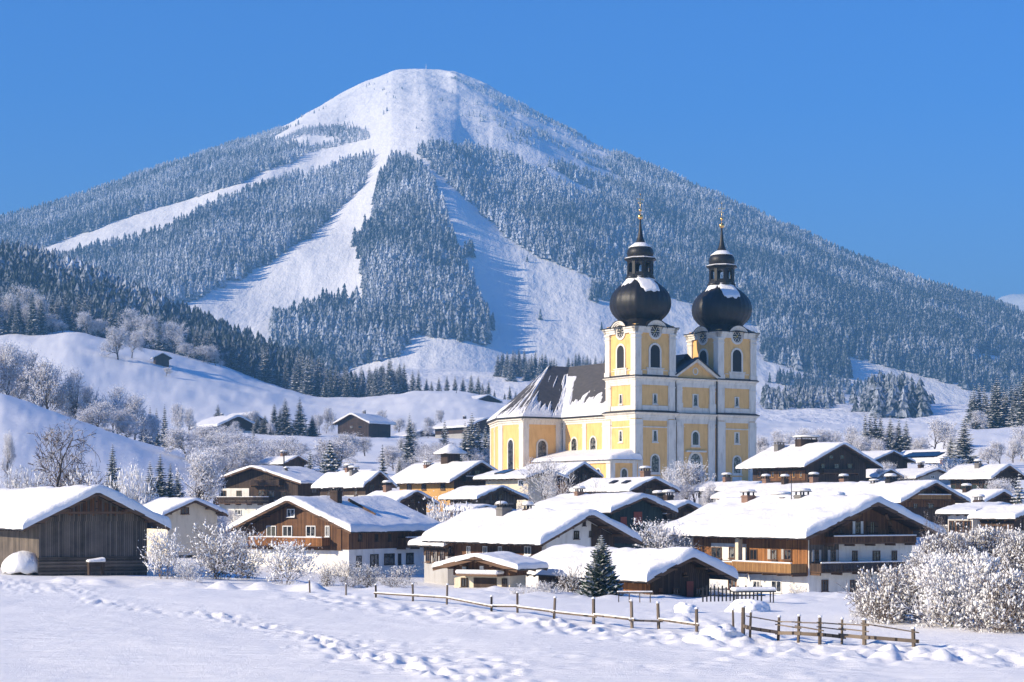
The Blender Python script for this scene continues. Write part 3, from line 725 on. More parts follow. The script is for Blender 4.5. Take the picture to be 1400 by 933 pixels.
    # eight corner posts leave open arched lights
    for k in range(8):
        t = 2*math.pi*k/8 + math.pi/8; x, y = c + 2.1*math.cos(t), c + 2.1*math.sin(t); d = Vector((math.cos(t), math.sin(t), 0))
        lan.bar((x, y, zl + .7), (x, y, zl + 3.1), .55, .5, M['dome'], up=d)
    for k in range(8):
        t = 2*math.pi*(k+.5)/8 + math.pi/8; rr = 2.3*math.cos(math.pi/8); nx, ny = math.cos(t), math.sin(t); Fk = Face((c + nx*rr, c + ny*rr, 0), (-ny, nx, 0), (nx, ny, 0))
        inn = [(a, b2 + zl + .75) for a, b2 in arch_pts(1.0, 2.15)]; out = [(-.62, zl + .75), (.62, zl + .75)] + [(max(-.62, min(.62, 1.4*math.cos(math.pi*q/10))), zl + 3.15 - (0 if 1 < q < 9 else .0)) for q in range(11)]
        out[2] = (.62, zl + 2.2); out[-1] = (-.62, zl + 2.2)
        face_ring(lan, Fk, inn, out, -.12, .05, M['dome'])
        face_box(lan, Fk, -.5, .5, zl + .75, zl + 1.15, .02, M['dome'], -.06)
    octring(lan, [(2.35, zl + 3.0), (2.45, zl + 3.05), (2.6, zl + 3.3), (2.95, zl + 3.42), (2.98, zl + 3.6), (2.3, zl + 3.85)], M['dome'])
    lan.build('lantern', tw)
    octring(smb, [(2.86, zl + 3.6), (2.9, zl + 3.68), (2.5, zl + 3.86), (2.0, zl + 3.9)], M['snow_roof'])
    cup = MB(); z0 = zl + 3.75
    octring(cup, [(2.05, z0), (2.3, z0 + .35), (2.42, z0 + .85), (2.3, z0 + 1.4), (1.9, z0 + 1.95), (1.35, z0 + 2.35), (1.05, z0 + 2.55), (.8, z0 + 2.95), (.52, z0 + 3.7), (.34, z0 + 4.7), (.2, z0 + 6.0), (.12, z0 + 7.0)], M['dome'], True, 24)
    cup.build('spire', tw)
    octring(smb, [(2.1, z0 + 1.86), (1.95, z0 + 2.02), (1.45, z0 + 2.40), (1.0, z0 + 2.72)], M['snow_roof'], True, 20)
    smb.build('snow', tw)
    cr = MB(); zc = z0 + 7.0
    def ball(z, r): cr.lathe(c, c, [(r * math.sin(math.pi * q / 8) + .001, z - r * math.cos(math.pi * q / 8)) for q in range(9)], 14, M['gold'])
    ball(zc + .35, .50); ball(zc + 1.6, .30); cr.tube((c,c,zc), (c,c,zc + 4.4), .06, .045, M['gold'], 6)
    d = Vector((1, 0, 0))
    for (z, hw) in ((zc + 3.5, .65), (zc + 2.8, .40)):
        cr.bar((c - hw, c, z), (c + hw, c, z), .08, .08, M['gold'])
        for s in (-1, 1): cr.lathe(c + s * hw, c, [(.001, z - .12), (.13, z), (.001, z + .12)], 6, M['gold'])
    cr.lathe(c, c, [(.001, zc + 4.35), (.11, zc + 4.45), (.001, zc + 4.6)], 6, M['gold'])
    cr.build('cross', tw)
    # openings and clocks
    for F_ in faces:
        church_window(F_, W / 2, Z2t + 1.55, 2.1, 4.0, tw, .34, name='belfry_opening', glass='louvre', sill=False, bars=False)
        ck = MB(); zc_ = Z3 + .30
        def disc(r, d0, d1, mat, n=28, r2=None):
            if r2: face_ring(ck, F_, [(W/2 + r2*math.cos(6.2832*q/n), zc_ + r2*math.sin(6.2832*q/n)) for q in range(n)], [(W/2 + r*math.cos(6.2832*q/n), zc_ + r*math.sin(6.2832*q/n)) for q in range(n)], d0, d1, mat)
            else: face_prism(ck, F_, [(W/2 + r*math.cos(6.2832*q/n), zc_ + r*math.sin(6.2832*q/n)) for q in range(n)], d0, d1, mat)
        disc(1.42, -.1, .12, M['cwhite'], r2=1.12); disc(1.15, -.1, .05, M['iron']); disc(1.08, .05, .075, M['cwhite'], r2=1.0)
        for q in range(12):
            a = 6.2832 * q / 12; r0, r1 = (.30 if q % 2 == 0 else .72), .95; ca, sa = math.cos(a), math.sin(a); wv = .05
            face_prism(ck, F_, [(W/2 + r0*ca - wv*sa, zc_ + r0*sa + wv*ca), (W/2 + r1*ca - wv*sa, zc_ + r1*sa + wv*ca), (W/2 + r1*ca + wv*sa, zc_ + r1*sa - wv*ca), (W/2 + r0*ca + wv*sa, zc_ + r0*sa - wv*ca)], .05, .085, M['cwhite'])
        for (a, r1, wv) in ((math.radians(62), .55, .07), (math.radians(200), .86, .05)):
            ca, sa = math.cos(a), math.sin(a)
            face_prism(ck, F_, [(W/2 - wv*sa, zc_ + wv*ca), (W/2 + r1*ca, zc_ + r1*sa), (W/2 + wv*sa, zc_ - wv*ca), (W/2 - .2*ca, zc_ - .2*sa)], .09, .11, M['gold'])
        ck.build('clock', tw)
    for F_ in faces[:2] + faces[2:3]:
        church_window(F_, W/2, 23.85, .75, 1.55, tw, .14, arched=False, bars=False, proud=.05)
        church_window(F_, W/2, 17.2, .80, 1.75, tw, .20, arched=False, bars=False, proud=.05)
    church_window(faces[0], W/2, 11.7, 1.65, 3.0, tw, .26, sill=True)
    mb2 = MB(); face_box(mb2, faces[0], W/2 - 1.1, W/2 + 1.1, 10.0, 11.0, .12, M['cwhite']); mb2.build('window_apron', tw)
    # rain pipe at the outer edge
    return tw
tower(0.0); tower(18.7)
# middle bay
UM0, UM1 = TW, 18.7; UC = (UM0 + UM1) / 2; YM = .35
bay = empty('facade_bay', (0, 0, 0)); bay.parent = church
FM = Face((0, YM, 0), (1, 0, 0), (0, -1, 0))
mb = MB(); mb.box(UM0 - .5, YM, ZB, UM1 + .5, 12, Z2t - .1, M['yellow'])
mb.raw([(UM0, YM, Z2t), (UM1, YM, Z2t), (UC, YM, Z2t + 3.1), (UM0, 12, Z2t), (UM1, 12, Z2t), (UC, 12, Z2t + 3.1)], [(0,1,2),(3,5,4)], M['yellow']); mb.build('wall', bay)
mb = MB()
for (z0, z1, w_) in ((ZB, Z1 - .4, 1.5), (Z1t, Z2 - .3, 1.2)):
    for (a, b2) in ((UM0 + .7, UM0 + .7 + w_), (UM1 - .7 - w_, UM1 - .7)):
        face_box(mb, FM, a, b2, z0, z1, .26, M['cwhite']); face_box(mb, FM, a - .1, b2 + .1, z1 - .95, z1 - .8, .34, M['cwhite']); face_box(mb, FM, a - .1, b2 + .1, z0, z0 + 1.8, .36, M['cwhite'])
    face_box(mb, FM, UM0, UM1, z1 - .35, z1 + .6, .06, M['cwhite'])
face_box(mb, FM, UM0, UM1, Z1t - .1, Z1t + 1.0, .06, M['cwhite'])
for (zz, sc) in ((Z1t - .2, 1.0), (Z2t - .2, .85)):
    for i in range(len(CORN) - 1):
        (o0, h0), (o1, h1) = CORN[i], CORN[i+1]; mb.poly([FM.p(UM0, zz + h0*sc, o0*sc), FM.p(UM1, zz + h0*sc, o0*sc), FM.p(UM1, zz + h1*sc, o1*sc), FM.p(UM0, zz + h1*sc, o1*sc)], M['cwhite'])
    face_box(mb, FM, UM0, UM1, zz + .1, zz + .2, .66 * sc + .02, M['iron'])
# raking cornices of the gable
for s in (-1, 1):
    a = Vector(FM.p(UC + s * (UM1 - UM0) / 2 * 1.0, Z2t + .15, .1)); b2 = Vector(FM.p(UC, Z2t + 3.3, .1))
    mb.bar(a, b2, 1.1, .55, M['cwhite'], up=(0, 0, 1))
    mb.bar(a + Vector((0, -.2, .3)), b2 + Vector((0, -.2, .32)), 1.3, .14, M['iron'])
face_ring(mb, FM, [(UC + .45*math.cos(6.28*q/12), Z2t + 1.25 + .5*math.sin(6.28*q/12)) for q in range(12)], [(UC + .62*math.cos(6.28*q/12), Z2t + 1.25 + .68*math.sin(6.28*q/12)) for q in range(12)], 0, .1, M['cwhite'])
mb.build('pilaster_and_cornice', bay)
mb = MB(); mb.raw([(UM0, YM - .1, Z2t + .3), (UC, YM - .1, Z2t + 3.55), (UC, 12, Z2t + 3.55), (UM0, 12, Z2t + .3), (UM1, YM - .1, Z2t + .3), (UM1, 12, Z2t + .3)], [(0,1,2,3),(1,4,5,2)], M['dome']); mb.build('gable_roof', bay)
church_window(FM, UC, 23.7, .95, 1.9, bay, .2, arched=False, bars=False, proud=.08)
church_window(FM, UC, 16.7, 1.35, 2.3, bay, .3)
church_window(FM, UC, 12.0, 2.3, 3.1, bay, .45, name='portal_window')
mb = MB(); face_box(mb, FM, UC - 2.2, UC + 2.2, 15.35, 15.65, .5, M['cwhite']); mb.build('ledge', bay); mb = MB(); face_box(mb, FM, UC - 1.6, UC + 1.6, ZB, 11.4, .12, M['cwhite'])
face_box(mb, FM, UC - 1.2, UC + 1.2, ZB, 11.0, .16, M['wood_dark'], .10); mb.build('portal', bay)
mb = MB(); mb.tube(FM.p(UM1 - .35, ZB, .3), FM.p(UM1 - .35, Z2t, .3), .09, .09, M['iron'], 6); mb.build('rain_pipe', bay)
mb = MB(); mb.tube(FM.p(UM0 + .35, ZB, .3), FM.p(UM0 + .35, Z2t - .3, .3), .09, .09, M['iron'], 6); mb.build('rain_pipe', bay)
# nave
nave = empty('nave', (0, 0, 0)); nave.parent = church
NX, RX, EZ, RZ_, VA, VV = .6, 14.0, 22.0, 33.2, 40.5, 23.5
foot = [(NX, TW - .5), (NX, VV), (-8, VV), (-8, 31.6), (-1.5, 45), (8, 54), (20, 54), (29.5, 45), (36, 31.6), (36, VV), (27.4, VV), (27.4, TW - .5)]
mb = MB(); n = len(foot)
mb.raw([(x, y, ZB) for x, y in foot] + [(x, y, EZ - .3) for x, y in foot], [(k, n + k, n + (k+1) % n, (k+1) % n) for k in range(n)], M['yellow']); mb.build('wall', nave)
FN = Face((NX, VV, 0), (0, -1, 0), (-1, 0, 0))      # nave side, u from the corner towards the tower
FT = Face((-8, VV, 0), (1, 0, 0), (0, -1, 0))       # transept face towards us
FE = Face((-8, 31.6, 0), (0, -1, 0), (-1, 0, 0))    # transept end
dl = Vector((6.5, 13.4, 0)).normalized(); FD = Face((-8, 31.6, 0), (dl.x, dl.y, 0), (-dl.y, dl.x, 0))
mb = MB()
for F_, ln, ps in ((FN, 14.1, (0, 6.7, 12.9)), (FT, 8.6, (0, 7.2)), (FE, 8.1, (0, 6.8)), (FD, 14.9, (0, 7, 13.6))):
    for a in ps:
        w_ = 1.15; face_box(mb, F_, a - (0.14 if a == 0 else 0), a + w_ + (.14 if a + w_ > ln - .5 else 0), ZB, EZ - .9, .14, M['cwhite']); face_box(mb, F_, a - .08, a + w_ + .08, EZ - 2.0, EZ - 1.85, .22, M['cwhite'])
    face_box(mb, F_, 0, ln, EZ - 1.25, EZ - .85, .10, M['cwhite']); face_box(mb, F_, -.1, ln + .1, EZ - .85, EZ - .45, .26, M['cwhite']); face_box(mb, F_, -.3, ln + .2, EZ - .45, EZ - .05, .55, M['cwhite'])
mb.build('pilaster_and_cornice', nave)
for (F_, u, z, w_, h) in ((FN, 4.0, 13.6 + .6, 1.7, 4.0), (FN, 10.0, 14.2, 1.7, 4.0), (FT, 4.1, 13.2, 1.9, 4.6), (FE, 3.9, 9.6, 1.7, 8.4)):
    church_window(F_, u, z, w_, h, nave, .32)
# roof planes
e = .7
E = dict(a=(NX - e, TW - .5, EZ), v=(NX - e, VV - e, EZ), b=(-8 - e, VV - e, EZ), c=(-8 - e, 31.9, EZ), d=(-2.1, 45.6, EZ), f=(7.6, 54.8, EZ), g=(20.4, 54.8, EZ), h=(30.1, 45.6, EZ), i=(36.7, 31.9, EZ), j=(36.7, VV - e, EZ), k=(28.1, VV - e, EZ), l=(28.1, TW - .5, EZ),
         r0=(RX, 3.0, RZ_), r1=(RX, VA, RZ_), H=(9.4, VA, RZ_), H2=(18.6, VA, RZ_))
E['a'] = (NX - e, 3.0, EZ); E['l'] = (28.1, 3.0, EZ)
tri = [('a','v','r1','r0'), ('v','b','H','r1'), ('b','c','H'), ('c','d','H'), ('d','f','H'), ('f','g','H2','H'), ('g','h','H2'), ('h','i','H2'), ('i','j','H2'), ('j','k','r1','H2'), ('k','l','r0','r1')]
mb = MB()
for q in tri: mb.poly([E[k] for k in reversed(q)], M['slate'])
mb.poly([(E[k][0], E[k][1], EZ - .12) for k in ('a','v','b','c','d','f','g','h','i','j','k','l')], M['iron'])
for i, k in enumerate('avbcdfghij'):
    a, b2 = E[k], E['avbcdfghijkl'[i+1]]; mb.tube((a[0], a[1], EZ - .02), (b2[0], b2[1], EZ - .02), .16, .16, M['iron'], 6)
roof = mb.build('roof', nave)
def patch(mb, A, B, C, D, fn, nu=70, nv=60, th=.22, seed=1):
    """snow layer over the quad A B (eave) C D (ridge side); fn(u,v) > 0 where snow lies"""
    A, B, C, D = map(Vector, (A, B, C, D)); nrm = (B - A).cross(D - A).normalized()
    if nrm.z < 0: nrm = -nrm
    vs = []; fs = []
    for j in range(nv + 1):
        for i in range(nu + 1):
            u, v = i / nu, j / nv; p = (A*(1-u) + B*u)*(1-v) + (D*(1-u) + C*u)*v
            jag = float(fbm(np.array([u*13 + seed]), np.array([v*4.0]), 5, seed)[0]) * .30
            t = max(-.1, min(th, (fn(u, v) + jag) * 1.6)) + .03 * float(fbm(np.array([u*9]), np.array([v*9 + seed]), 3, 7)[0])
            ed = min(u, 1-u, v + .0) ; 
            if v < .02: t = min(t, .05) if t > 0 else t
            vs.append(p + nrm * t)
    for j in range(nv):
        for i in range(nu): a = j*(nu+1)+i; fs.append((a, a+1, a+nu+2, a+nu+1))
    mb.raw(vs, fs, M['snow_roof'], True)
mb = MB()
# nave side plane: A = valley foot, B = eave at tower
patch(mb, E['v'], (E['a'][0], TW, EZ), (RX, TW, RZ_), E['r1'], lambda u, v: max(.40 - .30*abs(u-.45)**1.3*2 - v*1.15 + .06 - (.5 if u < .14 and v > .14 else 0), .16 - u*1.5 - max(0, v-.78)*6, .3*(u > .86) - v*2.0), 110, 70, seed=4)
patch(mb, E['b'], E['v'], E['r1'], E['H'], lambda u, v: max(.42 - v*1.05 - .30*u, -.13 + .32*max(0, u-.78)/.22*1.0 + (.0 if v < .85 else -.6)), 110, 70, seed=9)
patch(mb, E['c'], E['b'], E['H'], E['H'], lambda u, v: max(.14 - v*1.0 + .10*u, .25*(v > .92) ), 60, 60, seed=12)
patch(mb, E['d'], E['c'], E['H'], E['H'], lambda u, v: .2 - v*.9, 40, 40, seed=13)
mb.build('roof_snow', nave)
mb = MB()
for (F_, u) in ((FT, 8.5),): mb.tube(F_.p(u, ZB + 5, .3), F_.p(u, EZ, .3), .11, .11, M['iron'], 6)
mb.build('rain_pipe', nave); mb = MB(); mb.tube((NX - .3, TW + .3, ZB), (NX - .3, TW + .3, EZ), .1, .1, M['iron'], 6); mb.build('rain_pipe', nave)
# low side annex with snowy lean-to roof
ann = empty('annex', (0, 0, 0)); ann.parent = church
mb = MB(); mb.box(-5.6, -.3, ZB, .3, VV + .5, 13.8, M['yellow']); mb.build('wall', ann)
FA = Face((-5.6, VV, 0), (0, -1, 0), (-1, 0, 0)); FB = Face((-5.6, -.3, 0), (1, 0, 0), (0, -1, 0))
mb = MB()
for a in (0, 9.5, 16.5, 22.7): face_box(mb, FA, a, a + 1.2, ZB, 13.4, .14, M['cwhite'])
face_box(mb, FB, -.14, .9, ZB, 13.4, .14, M['cwhite']); face_box(mb, FB, 4.7, 5.6, ZB, 13.4, .14, M['cwhite'])
face_box(mb, FA, -.2, 24, 13.2, 13.75, .35, M['cwhite']); face_box(mb, FB, -.3, 5.6, 13.2, 13.75, .35, M['cwhite']); mb.build('pilaster', ann)
mb = MB(); x0, x1, xs = -6.4, 1.0, 15.6
mb.raw([(x0, -1.0, 13.85), (x0, VV + .6, 13.85), (x1, VV + .6, xs), (x1, 0.6, xs), (1, -1.0, 13.85)], [(0,1,2,3),(0,3,4)], M['slate']); mb.raw([(x0, -1, 13.8), (x0, VV + .6, 13.8), (1, VV + .6, 13.8), (1, -1, 13.8)], [(0,1,2,3)], M['iron'])
mb.build('roof', ann)
mb = MB()
nu, nv = 80, 14; vs = []; fs = []
for j in range(nv + 1):
    for i in range(nu + 1):
        u, v = i / nu, j / nv; y = -1.1 + u * (VV + 1.6); x = x0 - .1 + v * 7.3; zr = 13.85 + min((x - x0) / 7.4, max(0, (y + 1.0) / 2.2)) * 1.75
        t = .5 * (1 - (1 - min(1, min(u * nu / 3, (1-u) * nu / 3, v * nv / 1.6))) ** 2.4) ** .5 + .05 * float(fbm(np.array([u*14]), np.array([v*3]), 3, 5)[0])
        vs.append((x, y, zr + t - .03))
for j in range(nv):
    for i in range(nu): a = j*(nu+1)+i; fs.append((a, a+nu+1, a+nu+2, a+1))
mb.raw(vs, fs, M['snow_roof'], True); mb.build('roof_snow', ann)
church_window(FA, 14.2, 10.1, 1.2, 2.1, ann, .22); church_window(FB, 2.9, 10.1, 1.2, 2.1, ann, .22); church_window(FA, 5.0, 10.1, 1.2, 2.1, ann, .22); church_window(FA, 20.2, 10.1, 1.2, 2.1, ann, .22)
# ---------------------------------------------------------------- houses
hr = random.Random(77)
def proj_len(cx_, cy_, d, px):
    k = (px - CX) / F; return (k * cy_ - cx_) / (d[0] - k * d[1])
def noise1(x, s): return float(fbm(np.array([x]), np.array([s * 1.37]), 4, int(s) + 3)[0])
class House:
    """cpx: px of the near wall corner; Y: its depth; apx: px of the gable's other corner; bpx: px of the long side's other corner"""
    def __init__(s, name, label, cat, cpx, Y, apx, bpx, phi, base, eave, apex, group=None, W=None, Ln=None, zsub=1.2, ovs=1.0):
        right = apx > cpx; s.right = right
        C = wpt(cpx, base, Y); ph = R(phi); rz = ph if right else -ph
        gd = (math.cos(ph), math.sin(ph)) if right else (-math.cos(ph), math.sin(ph))
        sd = (-math.sin(ph), math.cos(ph)) if right else (math.sin(ph), math.cos(ph))
        s.W = W or proj_len(C.x, C.y, gd, apx); s.L = Ln or proj_len(C.x, C.y, sd, bpx)
        s.L = min(abs(s.L), 40)
        s.zb = C.z; s.E = empty(name, (C.x + gd[0] * s.W / 2 + sd[0] * s.L / 2, C.y + gd[1] * s.W / 2 + sd[1] * s.L / 2, C.z), rz)
        tag(s.E, label, cat, group)
        s.ze = CAMZ + (HY - eave) / F * Y - s.zb
        Ya = Y + gd[1] * s.W / 2; s.zr = CAMZ + (HY - apex) / F * Ya - s.zb
        s.slope = (s.zr - s.ze) / (s.W / 2 + ovs * .85); s.ze = s.zr - s.slope * s.W / 2; s.rz = rz; s.zsub = zsub
        s.M = Matrix.Translation(s.E.location) @ Matrix.Rotation(rz, 4, 'Z'); s.Mi = s.M.inverted()
        s.sx = -1 if right else 1      # sign of the visible long side
    def on(s, face, px, py):
        """local (along, z) where the photo ray meets face 'g' (front gable) or 's' (visible side)"""
        o = s.Mi @ Vector((0, 0, CAMZ)); d = (s.Mi @ wpt(px, py, 100.0)) - o
        t = ((-s.L / 2 - o.y) / d.y) if face == 'g' else ((s.sx * s.W / 2 - o.x) / d.x)
        p = o + d * t; return (p.x if face == 'g' else p.y), p.z
    def P(s, face, u, z, d):
        return (u, -s.L / 2 - d, z) if face == 'g' else (s.sx * (s.W / 2 + d), u, z)
    def fbox(s, mb, face, u0, u1, z0, z1, d0, d1, mat):
        a = s.P(face, u0, z0, d0); b = s.P(face, u1, z1, d1)
        mb.box(min(a[0], b[0]), min(a[1], b[1]), z0, max(a[0], b[0]), max(a[1], b[1]), z1, mat)
    def walls(s, lower, upper, zsplit=None, gable=None, gsplit=None):
        W, L_, ze, zr = s.W, s.L, s.ze, s.zr; zs = zsplit if zsplit is not None else ze * .5
        mb = MB(); x, y = W / 2, L_ / 2
        if lower == upper: zs = ze
        mb.box(-x, -y, -s.zsub, x, y, zs, M[lower]); mb.build('wall', s.E)
        g = gable or upper; mb = MB(); e = .05; X, Yy = x + e, y + e
        if zs < ze: mb.box(-X, -Yy, zs, X, Yy, ze, M[upper])
        zz = s.zr + 0 * e
        mb.raw([(-X,-Yy,ze),(X,-Yy,ze),(0,-Yy,zz),(-X,Yy,ze),(X,Yy,ze),(0,Yy,zz)], [(0,1,2),(3,5,4),(0,2,5,3),(1,4,5,2),(0,3,4,1)], M[g])
        mb.build('upper_wall' if zs < ze else 'gable', s.E); s.prd = e
    def roof(s, ov=.9, ovs=.8, T=.45, th=.16, wood='wood_beam', snow=True, hang=.10, seed=1, purlin=True, wood2='wood_dark', bare=None, nx=34, ny=44, fasc=None, eg=None):
        W, L_ = s.W, s.L; sl = s.slope; X = W / 2 + ovs; Yv = L_ / 2 + ov; s.X, s.Yv = X, Yv
        zr = s.zr + .06; zof = lambda x: zr - sl * abs(x)
        mb = MB()
        for sg in (-1, 1):
            a = [(0, -Yv, zr), (sg*X, -Yv, zof(X)), (sg*X, Yv, zof(X)), (0, Yv, zr)]; b = [(p[0], p[1], p[2] + th) for p in a]
            mb.raw(a + b, [(0,1,2,3),(4,7,6,5),(0,4,5,1),(1,5,6,2),(2,6,7,3)], M[wood2])
        rf = mb.build('roof', s.E)
        # barge boards, purlins and rafter ends
        mb = MB()
        for sg in (-1, 1):
            for yy in (-Yv - .03, Yv + .03):
                mb.bar((0, yy, zr + .02), (sg * (X + .03), yy, zof(X) + .02), .06, .30, M[wood])
        if purlin:
            for xx in (0, -W * .27, W * .27, -W * .485, W * .485):
                zz = zof(xx) - .14; mb.box(xx - .10, -Yv + .08, zz - .12, xx + .10, -L_/2, zz + .10, M[wood])
            n = int(L_ / 1.0)
            for k in range(n):
                yy = -L_/2 + (k + .5) * L_ / n; mb.bar((s.sx * W/2, yy, zof(W/2) - .10), (s.sx * (X - .04), yy, zof(X) - .08), .11, .14, M[wood])
        mb.box(min(s.sx*X, s.sx*(X+.12)), -Yv, zof(X) - .02, max(s.sx*X, s.sx*(X+.12)), Yv, zof(X) + .09, M['iron'])
        mb.build('roof_timber', s.E)
        if not snow: return
        # snow blanket: closed lumpy sheet
        a = X + hang; b = Yv + hang; eg = eg or min(.34, T * .75)
        def edges(h, n):
            q = [0, .03, .09, .20, .38, .65, 1.0]; q = [v * eg for v in q]; inner = np.linspace(-h + eg, h - eg, n)[1:-1]
            return [-h + v for v in q] + list(inner) + [h - v for v in reversed(q)]
        xs = edges(a, nx); ys = edges(b, ny); vs = []; fs = []
        Xg, Yg = np.meshgrid(xs, ys, indexing='ij'); d = np.minimum(a - np.abs(Xg), b - np.abs(Yg)); q = np.clip(d / eg, 0, 1)
        t = T * (1 - (1 - q) ** 2.6) ** .55
        t = t * (1 + .42 * fbm(Xg / 1.6 + seed * 3.1, Yg / 2.4, 4, seed)) + .03 * fbm(Xg * 2.2, Yg * 2.2, 3, seed + 5) * q
        wob = .16 * fbm(Xg / 1.1 + Yg / 1.1, Yg / 1.3 + seed, 4, seed + 2); 
        Xo = Xg + np.where(a - np.abs(Xg) < eg, np.sign(Xg) * wob, 0); Yo = Yg + np.where(b - np.abs(Yg) < eg, np.sign(Yg) * wob, 0)
        r0 = .5; zt = zr + th - sl * (np.sqrt(Xo**2 + r0**2) - r0 * .6) + t
        zt = np.where(q <= 0, zr + th - sl * np.abs(Xo) - .03 - .05 * np.clip(fbm(Xg * 2, Yg * 2, 2, seed), 0, 1), zt)
        nxx, nyy = Xg.shape; V = np.stack([Xo, Yo, zt], -1).reshape(-1, 3)
        Vb = np.stack([Xo, Yo, zr + th - sl * np.abs(Xo) - .03], -1).reshape(-1, 3)
        i = (np.arange(nxx - 1)[:, None] * nyy + np.arange(nyy - 1)[None, :]).ravel()
        top = np.stack([i, i + nyy, i + nyy + 1, i + 1], 1)
        if bare is not None:
            cx_ = V[i][:, 0]; cy_ = V[i][:, 1]; top = top[~bare(cx_, cy_)]
        N = len(V); bot = np.stack([i, i + 1, i + nyy + 1, i + nyy], 1) + N
        o = np_mesh('roof_snow', np.concatenate([V, Vb]), np.concatenate([top, bot]), [M['snow_roof']], smooth=True, parent=s.E)
        return o
    def window(s, face, px0, py0, px1, py1, frame='white', shut=None, pane='glass', loc=None, mull=True):
        if loc: u0, z0, u1, z1 = loc
        else:
            u0, z1 = s.on(face, px0, py0); u1, z0 = s.on(face, px1, py1)
            zc = s.on(face, (px0 + px1) / 2, py0)[1]; z1 = zc; z0 = s.on(face, (px0 + px1) / 2, py1)[1]
        if u1 < u0: u0, u1 = u1, u0
        mb = MB(); w_ = .09; f0 = s.prd if hasattr(s, 'prd') else 0
        f0 = f0 + .005
        s.fbox(mb, face, u0, u1, z1 - w_, z1, f0, f0 + .07, M[frame]); s.fbox(mb, face, u0, u1, z0, z0 + w_, f0, f0 + .07, M[frame])
        s.fbox(mb, face, u0, u0 + w_, z0 + w_, z1 - w_, f0, f0 + .07, M[frame]); s.fbox(mb, face, u1 - w_, u1, z0 + w_, z1 - w_, f0, f0 + .07, M[frame])
        if mull: s.fbox(mb, face, (u0 + u1) / 2 - .035, (u0 + u1) / 2 + .035, z0 + w_, z1 - w_, f0, f0 + .055, M[frame])
        s.fbox(mb, face, u0 - .06, u1 + .06, z0 - .07, z0, f0, f0 + .16, M[frame])
        wn = mb.build('window', s.E)
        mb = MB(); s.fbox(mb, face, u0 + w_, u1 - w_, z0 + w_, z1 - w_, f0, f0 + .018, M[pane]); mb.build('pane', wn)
        if shut:
            wd = (u1 - u0) * .5
            for (a, b) in ((u0 - wd - .02, u0 - .02), (u1 + .02, u1 + wd + .02)):
                mb = MB(); s.fbox(mb, face, a, b, z0, z1, f0, f0 + .06, M[shut]); mb.build('shutter', wn)
        return wn
    def balcony(s, face, px0, px1, pyt, pyb, wood='wood_honey', depth=1.1, post=True, snow=True, loc=None, slat=.16):
        if loc: u0, u1, zb, zt = loc
        else:
            u0, zt = s.on(face, px0, pyt); u1, zb = s.on(face, px1, pyb)
            um = (px0 + px1) / 2; zt = s.on(face, um, pyt)[1]; zb = s.on(face, um, pyb)[1]
        if u1 < u0: u0, u1 = u1, u0
        mb = MB(); f0 = .03
        s.fbox(mb, face, u0, u1, zb, zb + .14, f0, depth, M['wood_beam'])
        s.fbox(mb, face, u0, u1, zt - .10, zt, depth - .10, depth + .06, M[wood]); s.fbox(mb, face, u0, u1, zb + .22, zb + .30, depth - .06, depth, M[wood])
        n = max(2, int((u1 - u0) / slat))
        for k in range(n):
            a = u0 + (k + .12) * (u1 - u0) / n; s.fbox(mb, face, a, a + slat * .76, zb + .10, zt - .10, depth, depth + .03, M[wood])
        for e_ in (u0, u1 - .06):
            s.fbox(mb, face, e_, e_ + .06, zb + .10, zt - .02, f0, depth - .1, M[wood])
        m = max(2, int((u1 - u0) / 2.2) + 1)
        for k in range(m):
            a = u0 + k * (u1 - u0 - .14) / (m - 1); s.fbox(mb, face, a, a + .14, zb - .22, zb, f0, depth * .92, M['wood_beam'])
            s.fbox(mb, face, a, a + .12, zb + .14, zt - .1, depth - .12, depth - .01, M[wood])
        bl = mb.build('balcony', s.E)
        if snow:
            mb = MB(); s.fbox(mb, face, u0, u1, zt + .002, zt + .13, depth - .14, depth + .10, M['snow_roof']); o = mb.build('snow', bl, bevel=.05)
        return bl
    def chimney(s, x, y, w=.8, d=.8, h=1.3, mat='stone', cap=True, snow=.3, cowl=False):
        z0 = s.zr - s.slope * abs(x) - .2; mb = MB(); zt = z0 + .2 + h
        mb.box(x - w/2, y - d/2, z0, x + w/2, y + d/2, zt, M[mat]); mb.box(x - w/2 - .07, y - d/2 - .07, zt - .22, x + w/2 + .07, y + d/2 + .07, zt - .08, M[mat])
        if cap:
            for (a, b) in ((-1,-1),(1,-1),(1,1),(-1,1)): mb.box(x + a*(w/2-.14) - .06, y + b*(d/2-.14) - .06, zt, x + a*(w/2-.14) + .06, y + b*(d/2-.14) + .06, zt + .28, M['iron'])
            mb.box(x - w/2 - .12, y - d/2 - .12, zt + .28, x + w/2 + .12, y + d/2 + .12, zt + .36, M['stone_grey']); zt += .36
        ch = mb.build('chimney', s.E)
        if snow:
            mb = MB(); r = max(w, d) / 2 + .1; mb.lathe(x, y, [(r * 1.05, zt + .0), (r * 1.12, zt + snow * .4), (r * .9, zt + snow * .8), (r * .45, zt + snow), (.01, zt + snow * 1.02)], 14, M['snow_roof'], True, superell(3.5)); mb.build('snow_cap', ch)
        return ch
